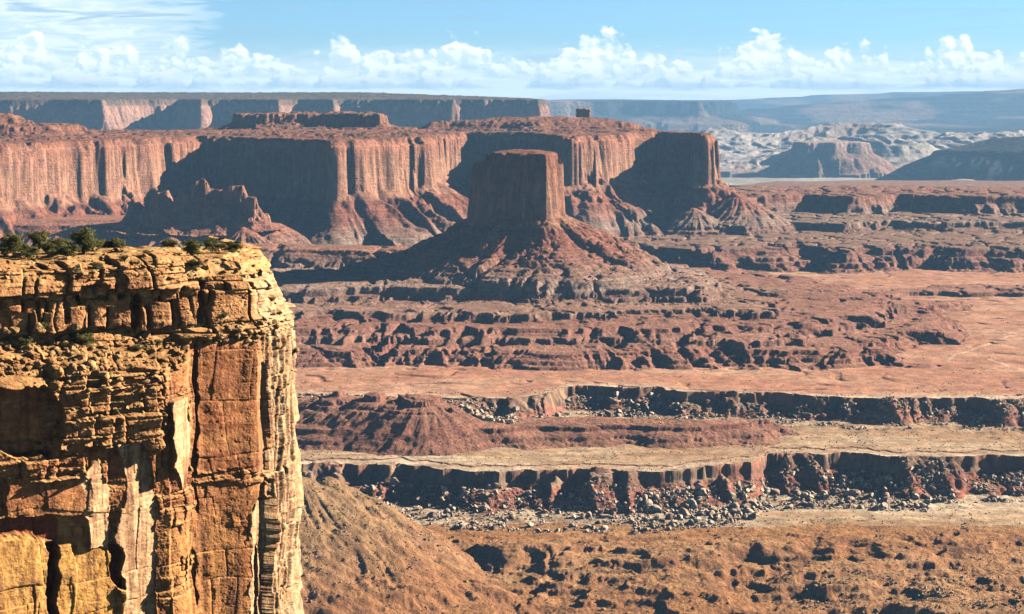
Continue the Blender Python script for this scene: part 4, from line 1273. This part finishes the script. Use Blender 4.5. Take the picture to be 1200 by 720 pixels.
def scatter():
    rs = np.random.RandomState(12)
    zones = []
    def field(n, xr, yf, smin, smax, thr, lab, key, al=1.5, mat='cream', keep=None):
        px = rs.uniform(xr[0], xr[1], n * 3)
        off = yf(rs, n * 3)
        r = off(px) if callable(off) else off
        X = (px - 600) / F * r; Y = r
        cl = pn(X / 34, Y / 20, key) + .5 * pn(X / 90, Y / 60, key + 1)
        ok = cl + rs.uniform(-.25, .25, len(X)) > thr
        X, Y = X[ok][:n], Y[ok][:n]
        u = rs.rand(len(X))
        S = smin * (1 - u * (1 - (smin / smax) ** al)) ** (-1 / al)
        zones.append((X, Y, S, lab, mat))
    def near_rim(rim, a, b, p=1.0):
        def g(rs, n):
            o = a + (b - a) * rs.rand(n) ** p
            return lambda px: rim(px) - o + 10 * pn(px / 30, px * 0, 5)
        return g
    L1 = 'cream sandstone boulder in the rubble under the upper pale rim'
    L2 = 'cream sandstone boulder in the rubble under the lower pale rim'
    L3 = 'ochre boulder strewn over the orange brown foreground slopes'
    L4 = 'red boulder fallen on the talus skirt of the lone butte'
    field(2400, (540, 780), near_rim(rim1, 10, 100, .8), .8, 9, -.15, L1, 501)
    field(3000, (690, 1230), near_rim(rim1, 8, 70), .7, 6, -.1, L1, 503)
    field(700, (340, 560), near_rim(rim1, 4, 50), 1.0, 5, .1, L1, 505)
    field(4600, (400, 900), near_rim(rim2, 12, 118, .8), .7, 8, -.15, L2, 507)
    field(3600, (740, 1090), near_rim(rim2, 6, 105, .9), .8, 11, -.35, L2, 509)
    field(1100, (1080, 1230), near_rim(rim2, 6, 70), 1.0, 7, -.05, L2, 511)
    field(7000, (350, 1230), lambda rs, n: rs.uniform(1560, 1990, n), .4, 3.6, .10, L3, 513, 2.2, 'ochre')
    field(1800, (940, 1200), lambda rs, n: rs.uniform(1640, 1800, n), .7, 4.5, .0, L3, 515, 1.8, 'ochre')
    field(2600, (355, 520), lambda rs, n: rs.uniform(1660, 1880, n), .45, 2.8, -.1, L3, 517, 2.2, 'ochre')
    field(2600, (380, 860), lambda rs, n: rs.uniform(2950, 3200, n), .9, 5, .0, L4, 519, 2.2, 'redrock')
    X = np.concatenate([z[0] for z in zones]); Y = np.concatenate([z[1] for z in zones]); S = np.concatenate([z[2] for z in zones])
    zi = np.concatenate([np.full(len(z[0]), i) for i, z in enumerate(zones)])
    Z, _ = height(X[None], Y[None]); Z = Z[0]
    Xg = X.astype(np.float32)
    # steeper than 60 degrees: not a resting place
    Z2, _ = height(X[None], (Y + 3)[None]); ok = np.abs(Z2[0] - Z) < 6
    X, Y, S, zi, Z = X[ok], Y[ok], S[ok], zi[ok], Z[ok]
    score = S / Y * F
    px = X / Y * F + 600; py = HY - Z / Y * F
    vis = (px > (365 + 10)) & (px < 1195) & (py < 715)
    order = np.argsort(-(score * vis))
    solo, rest = order[:300], order[300:]
    var = [rock_shape(rs, 3) for _ in range(7)]
    mats = {'cream': 'cream', 'redrock': 'redrock', 'ochre': 'ochre'}
    protos = {}
    for i in solo:
        _, _, _, lab, mat = zones[zi[i]]
        k = (int(rs.randint(7)), mat)
        if k not in protos:
            v, f = var[k[0]]
            o = mesh_object('boulder', v, f, MT[mat], smooth=False)
            protos[k] = o
        else:
            o = protos[k].copy(); COL.objects.link(o)
        o.location = (float(X[i]), float(Y[i]), float(Z[i] + S[i] * .22))
        o.rotation_euler = (rs.uniform(-.5, .5), rs.uniform(-.5, .5), rs.uniform(0, 6.28))
        s_ = float(S[i]) * .62
        o.scale = (s_ * rs.uniform(.85, 1.3), s_ * rs.uniform(.8, 1.1), s_ * rs.uniform(.65, 1.0))
        tag(o, lab, 'boulder', {L1: 'boulders under the upper pale rim', L2: 'boulders under the lower pale rim', L3: 'boulders on the foreground slopes', L4: 'boulders on the butte talus'}[lab])
    low = [rock_shape(rs, 2, 7) for _ in range(9)]
    for mat, nm in (('cream', 'rim_rubble'), ('ochre', 'slope_rubble'), ('redrock', 'talus_rubble')):
        sel = np.array([i for i in rest if zones[zi[i]][4] == mat])
        Vs, Fs, base = [], [], 0
        for k, (v, f) in enumerate(low):
            ss = sel[k::9]
            M3 = rot(rs, len(ss)) * (S[ss] * .6)[:, None, None]
            pts = np.einsum('nij,vj->nvi', M3, v) * np.array([1, 1, .8]) + np.stack([X[ss], Y[ss], Z[ss] + S[ss] * .15], -1)[:, None]
            Vs.append(pts.reshape(-1, 3))
            Fs.append((f[None] + (np.arange(len(ss)) * len(v))[:, None, None]).reshape(-1, 3) + base)
            base += len(ss) * len(v)
        o = mesh_object(nm, np.concatenate(Vs), np.concatenate(Fs), MT[mat], smooth=False)
        tag(o, {'cream': 'small pale rubble heaped under the two rims', 'ochre': 'small ochre stones over the foreground slopes', 'redrock': 'small red stones over the butte talus'}[mat], kind='stuff')
    # desert scrub dots on the benches
    n = 8000
    r = np.concatenate([rs.uniform(1950, 2420, n), rs.uniform(1570, 1990, n // 3), rs.uniform(2430, 3400, n // 2)])
    px = rs.uniform(340, 1230, len(r)); X = (px - 600) / F * r
    ok = pn(X / 70, r / 40, 531) + rs.uniform(-.5, .5, len(r)) > .15
    X, r = X[ok], r[ok]
    Z, _ = height(X[None], r[None]); Z = Z[0]
    v, f = ico(1)
    S = rs.uniform(.3, 1.0, len(X)) ** 1.5
    pts = v[None] * (S[:, None, None] * np.array([1, 1, .7])) * (1 + rs.normal(size=(len(X), len(v), 1)) * .15) + np.stack([X, r, Z + S * .35], -1)[:, None]
    Fq = (f[None] + (np.arange(len(X)) * len(v))[:, None, None]).reshape(-1, 3)
    m = bpy.data.materials.new('sagebrush'); m.use_nodes = True
    bs = m.node_tree.nodes['Principled BSDF']; bs.inputs['Base Color'].default_value = (.085, .085, .045, 1); bs.inputs['Roughness'].default_value = .95
    o = mesh_object('desert_scrub', pts.reshape(-1, 3), Fq, m, smooth=False)
    tag(o, 'sparse dark sagebrush dotted over the desert benches', kind='stuff')


scatter()

# ------------------------------------------------------------------ life and loose stone on the near cliff
def leaf_material(name, a, b_):
    m = bpy.data.materials.new(name); m.use_nodes = True
    N = NT(m.node_tree)
    out = N.n('ShaderNodeOutputMaterial'); b = N.n('ShaderNodeBsdfPrincipled')
    b.inputs['Roughness'].default_value = .8; b.inputs['Specular IOR Level'].default_value = .2
    P = N.n('ShaderNodeNewGeometry').outputs['Position']
    N.l(N.mix(N.rng(N.noise(P, 3.5, 3, .6), .35, .65), a, b_), b.inputs['Base Color'])
    tr = N.n('ShaderNodeBsdfTranslucent'); tr.inputs['Color'].default_value = (*b_, 1)
    ms = N.n('ShaderNodeMixShader'); ms.inputs[0].default_value = .25
    N.l(b.outputs[0], ms.inputs[1]); N.l(tr.outputs[0], ms.inputs[2]); N.l(ms.outputs[0], out.inputs['Surface'])
    return m


MT['juniper'] = leaf_material('juniper leaves', (.085, .095, .028), (.19, .18, .055))
MT['shrub'] = leaf_material('shrub leaves', (.13, .13, .045), (.22, .19, .075))
bk = bpy.data.materials.new('bark'); bk.use_nodes = True
bk.node_tree.nodes['Principled BSDF'].inputs['Base Color'].default_value = (.16, .11, .075, 1)
bk.node_tree.nodes['Principled BSDF'].inputs['Roughness'].default_value = .95
MT['bark'] = bk


def tube(pts, rads, seg=7):
    V, Fq = [], []
    for i, (p, r) in enumerate(zip(pts, rads)):
        d = (pts[min(i + 1, len(pts) - 1)] - pts[max(i - 1, 0)]).normalized()
        a = d.orthogonal().normalized(); b = d.cross(a)
        for j in range(seg):
            t = 2 * math.pi * j / seg
            V.append(p + r * (math.cos(t) * a + math.sin(t) * b))
    for i in range(len(pts) - 1):
        for j in range(seg):
            k = (j + 1) % seg
            Fq.append((i * seg + j, i * seg + k, (i + 1) * seg + k, (i + 1) * seg + j))
    return V, Fq


def make_juniper(seed, wid, hgt, name='juniper', nleaf=6500, mat='juniper'):
    rs = random.Random(seed)
    root = bpy.data.objects.new(name, None); COL.objects.link(root)
    V, Fq = [], []
    tips = []
    for k in range(rs.randint(3, 5)):
        a = rs.uniform(0, 6.28)
        lean = rs.uniform(.25, .85) * wid * .5
        top = Vector((math.cos(a) * lean, math.sin(a) * lean, hgt * rs.uniform(.55, .85)))
        pts = [Vector((math.cos(a) * .05, math.sin(a) * .05, -.3))]
        for i in range(1, 6):
            t = i / 5
            pts.append(Vector((top.x * t + rs.uniform(-.1, .1), top.y * t + rs.uniform(-.1, .1), top.z * t ** .8)))
        rad = [.13 * (1 - .8 * i / 5) * (wid / 3) ** .5 for i in range(6)]
        v, f = tube(pts, rad)
        b = len(V); V += v; Fq += [tuple(x + b for x in q) for q in f]
        tips += pts[2:]
        for i in (2, 3, 4):
            d = Vector((rs.uniform(-1, 1), rs.uniform(-1, 1), rs.uniform(.1, .7))).normalized() * wid * .28
            v, f = tube([pts[i], pts[i] + d * .5 + Vector((0, 0, .05)), pts[i] + d], [rad[i] * .6, rad[i] * .4, rad[i] * .15], 5)
            b = len(V); V += v; Fq += [tuple(x + b for x in q) for q in f]
            tips += [pts[i] + d * .6, pts[i] + d]
    mesh_object('trunk', np.array([x[:] for x in V]), np.array(Fq), MT['bark'], parent=root)
    nr = np.random.RandomState(seed)
    cl = []
    for t in tips:
        cl.append((t.x + nr.normal() * .1, t.y + nr.normal() * .1, t.z + nr.normal() * .1, nr.uniform(.16, .34) * wid * .62))
    for _ in range(9):
        a = nr.uniform(0, 6.28); q = wid * .5 * nr.uniform(.3, 1)
        cl.append((math.cos(a) * q, math.sin(a) * q, hgt * nr.uniform(.12, .55), nr.uniform(.10, .24) * wid * .7))
    cl = np.array(cl)
    w = cl[:, 3] ** 2
    ci = nr.choice(len(cl), nleaf, p=w / w.sum())
    d = nr.normal(size=(nleaf, 3)); d /= np.linalg.norm(d, axis=1)[:, None]
    rr = cl[ci, 3] * nr.uniform(.35, 1.08, nleaf)
    C0 = cl[ci, :3] + d * rr[:, None] * np.array([1, 1, .72])
    C0[:, 2] = np.abs(C0[:, 2])
    s = nr.uniform(.04, .10, nleaf) * (wid / 3) ** .4
    a = nr.normal(size=(nleaf, 3)); a /= np.linalg.norm(a, axis=1)[:, None]
    b = np.cross(a, d); b /= np.linalg.norm(b, axis=1)[:, None] + 1e-9
    P4 = np.stack([C0 - a * s[:, None], C0 + b * s[:, None] * .6, C0 + a * s[:, None] * 1.4, C0 - b * s[:, None] * .6], 1)
    mesh_object('crown', P4.reshape(-1, 3), np.arange(nleaf * 4).reshape(-1, 4), MT[mat], smooth=False, parent=root)
    return root


def copy_thing(o, loc, rz, sc):
    c = o.copy(); COL.objects.link(c)
    c.location = loc; c.rotation_euler = (0, 0, rz); c.scale = (sc, sc, sc)
    for ch in o.children:
        d = ch.copy(); COL.objects.link(d); d.parent = c
    return c


from mathutils.bvhtree import BVHTree
bvh = BVHTree.FromPolygons([tuple(v) for v in Vn.tolist()], qn.tolist())


def on_cliff(px, py):
    """the point of the near cliff lying along a sight line, and its normal"""
    d = Vector(((px - 600) / F, 1.0, -(py - HY) / F)).normalized()
    p, n, i, t = bvh.ray_cast(Vector((0, 0, 0)), d, 400)
    return p, n


def drop(x, y):
    p, n, i, t = bvh.ray_cast(Vector((x, y, 0)), Vector((0, 0, -1)), 120)
    return p


JW = [make_juniper(s_, w_, h_) for s_, w_, h_ in ((1, 3.6, 2.6), (2, 4.6, 2.5), (3, 2.6, 2.4), (4, 3.2, 1.8))]
JUN = [  # px, r, kind, scale, label
    (8, 252, 0, 1.15, 'dark juniper cut by the left picture edge on the cliff top'),
    (46, 262, 2, 1.25, 'tallest juniper at the back of the cliff top, left cluster'),
    (22, 258, 3, .9, 'low juniper between the leftmost one and the tallest one'),
    (70, 258, 1, .85, 'wide juniper in the middle of the left cluster'),
    (98, 256, 0, 1.25, 'biggest round juniper at the right end of the left cluster'),
    (78, 250, 3, .9, 'low spreading juniper in front of the left cluster'),
    (131, 266, 3, 1.0, 'juniper alone at the back of the cliff top, right of the big cluster'),
    (142, 267, 2, .6, 'small juniper touching the one behind the left cluster'),
    (198, 267, 1, .55, 'flat low juniper at the back rim, left of the upright one'),
    (224, 259, 2, 1.15, 'upright juniper standing by itself over the right part of the rim'),
    (228, 254, 3, .6, 'small yellowish juniper right in front of the upright one'),
    (250, 264, 0, .75, 'rounded juniper just right of the upright one'),
    (272, 265, 3, .75, 'last juniper on the right of the cliff top'),
    (58, 254, 3, .8, 'low juniper at the foot of the tallest one'),
    (112, 261, 1, .6, 'broad low juniper behind the biggest round one'),
    (34, 250, 0, .6, 'small juniper nearest the rim in the left cluster'),
]
first = set()
for px, r, k, sc, lab in JUN:
    x, y = W(px, r)
    p = drop(x, y)
    if p is None:
        continue
    if k not in first:
        sc *= 1.12; o = JW[k]; first.add(k); o.location = p; o.scale = (sc,) * 3
    else:
        o = copy_thing(JW[k], p, random.uniform(0, 6), sc * 1.12)
    o.scale = (o.scale[0], o.scale[1], o.scale[2] * .84)
    tag(o, lab, 'juniper', 'junipers on the near cliff top')
SH = make_juniper(9, 1.7, .8, 'shrub', 1500, 'shrub')
SH2 = make_juniper(10, 2.2, .9, 'shrub', 2200, 'juniper')
SHR = [(50, 386, 0, 1.1, 'olive shrub on the ledge below the top wall, near the left edge'), (101, 404, 1, 1.25, 'widest dark shrub on the middle ledge'),
       (84, 396, 1, .7, 'small dark shrub left of the widest one on the ledge'), (163, 411, 0, .9, 'pale shrub on the ledge under the dark slot'),
       (184, 405, 0, .8, 'small pale shrub right of the one under the dark slot'), (262, 372, 0, .7, 'yellow green shrub among the blocks near the right rim'),
       (12, 396, 1, 1.0, 'dark shrub in the rubble at the left picture edge'), (30, 404, 1, .9, 'dark shrub beside the rubble, second from the left edge'),
       (115, 316, 0, 1.0, 'olive shrub at the rim in front of the big junipers'), (145, 306, 0, .8, 'small olive shrub midway along the cliff top'),
       (172, 299, 0, .7, 'tiny olive shrub on bare slabs left of the upright juniper'), (62, 300, 0, .9, 'olive shrub at the foot of the left juniper cluster')]
fs = set()
for px, py, k, sc, lab in SHR:
    p, n = on_cliff(px, py)
    if p is None:
        continue
    src = (SH, SH2)[k]
    if k not in fs:
        o = src; fs.add(k); o.location = p; o.scale = (sc,) * 3
    else:
        o = copy_thing(src, p, random.uniform(0, 6), sc)
    tag(o, lab, 'shrub', 'shrubs on the near cliff')

MT['gold'] = stone_material('golden sandstone blocks', (.54, .33, .14), (.40, .20, .08))


def cliff_rocks():
    rs = np.random.RandomState(5)
    sp = [(331, 376, 1.1, 'rounded boulder perched on the right shoulder of the cliff'), (318, 352, 1.5, 'big block at the right end of the rim'),
          (303, 320, 1.0, 'block on the right end of the cliff top'), (148, 306, 1.0, 'upright rock midway on the cliff top'), (92, 318, 1.3, 'large rounded rock at the rim, left of centre'),
          (22, 300, .8, 'stone by the leftmost juniper'), (45, 398, 1.3, 'pale block in the ledge rubble at left'), (60, 404, .9, 'smaller block right of the pale one in the ledge rubble'),
          (172, 396, 1.2, 'conical block on the ledge under the dark slot'), (272, 296, 1.0, 'flat reddish slab near the last juniper')]
    M = [rock_shape(rs, 3, 11) for _ in range(5)]
    pr = {}
    for i, (px, py, s_, lab) in enumerate(sp):
        p, n = on_cliff(px, py)
        if p is None: continue
        k = i % 5
        if k not in pr:
            pr[k] = mesh_object('rock', M[k][0], M[k][1], MT['gold'], smooth=False); o = pr[k]
        else:
            o = pr[k].copy(); COL.objects.link(o)
        o.location = (p.x, p.y, p.z + s_ * .2)
        o.scale = (s_ * .8, s_ * .7, s_ * .6); o.rotation_euler = (.2, .1, i * 1.3)
        tag(o, lab, 'rock', 'loose rocks on the near cliff')
    # rubble on the ledges
    Vs, Fs, base = [], [], 0
    zones = [((240, 340), (376, 404), 260, .55), ((-10, 130), (384, 440), 420, .7), ((130, 235), (396, 440), 160, .5), ((40, 190), (440, 500), 120, .5), ((0, 320), (288, 330), 260, .35), ((300, 350), (395, 470), 90, .5)]
    low = [rock_shape(rs, 2, 8) for _ in range(8)]
    for (xa, xb), (ya, yb), n, smax in zones:
        for _ in range(n):
            p, nn = on_cliff(rs.uniform(xa, xb), rs.uniform(ya, yb))
            if p is None or p.y > 300 or nn.z < .25: continue
            s_ = .12 + smax * rs.rand() ** 3
            v, f = low[rs.randint(8)]
            v = (rot(rs, 1)[0] @ v.T).T * s_ * np.array([1.1, 1, .75]) + np.array([p.x, p.y, p.z + s_ * .2])
            Vs.append(v); Fs.append(f + base); base += len(v)
    o = mesh_object('ledge_rubble', np.concatenate(Vs), np.concatenate(Fs), MT['gold'], smooth=False)
    tag(o, 'broken golden stones covering the ledges of the near cliff', kind='stuff')


cliff_rocks()


# ------------------------------------------------------------------ air
def make_haze():
    m = bpy.data.materials.new('haze')
    m.use_nodes = True
    N = NT(m.node_tree)
    out = N.n('ShaderNodeOutputMaterial')
    v = N.n('ShaderNodeVolumePrincipled')
    v.inputs['Color'].default_value = (.28, .56, .92, 1)
    v.inputs['Density'].default_value = 3.0e-5
    v.inputs['Anisotropy'].default_value = 0.0
    N.l(v.outputs[0], out.inputs['Volume'])
    x0, x1, y0, y1, z0, z1 = -32000, 32000, -3000, 46000, -640, 330
    V = np.array([(x, y, z) for z in (z0, z1) for y in (y0, y1) for x in (x0, x1)], np.float32)
    Qd = np.array([(0, 2, 3, 1), (4, 5, 7, 6), (0, 1, 5, 4), (2, 6, 7, 3), (0, 4, 6, 2), (1, 3, 7, 5)])
    o = mesh_object('haze', V, Qd, m, smooth=False)
    tag(o, kind='stuff')


make_haze()
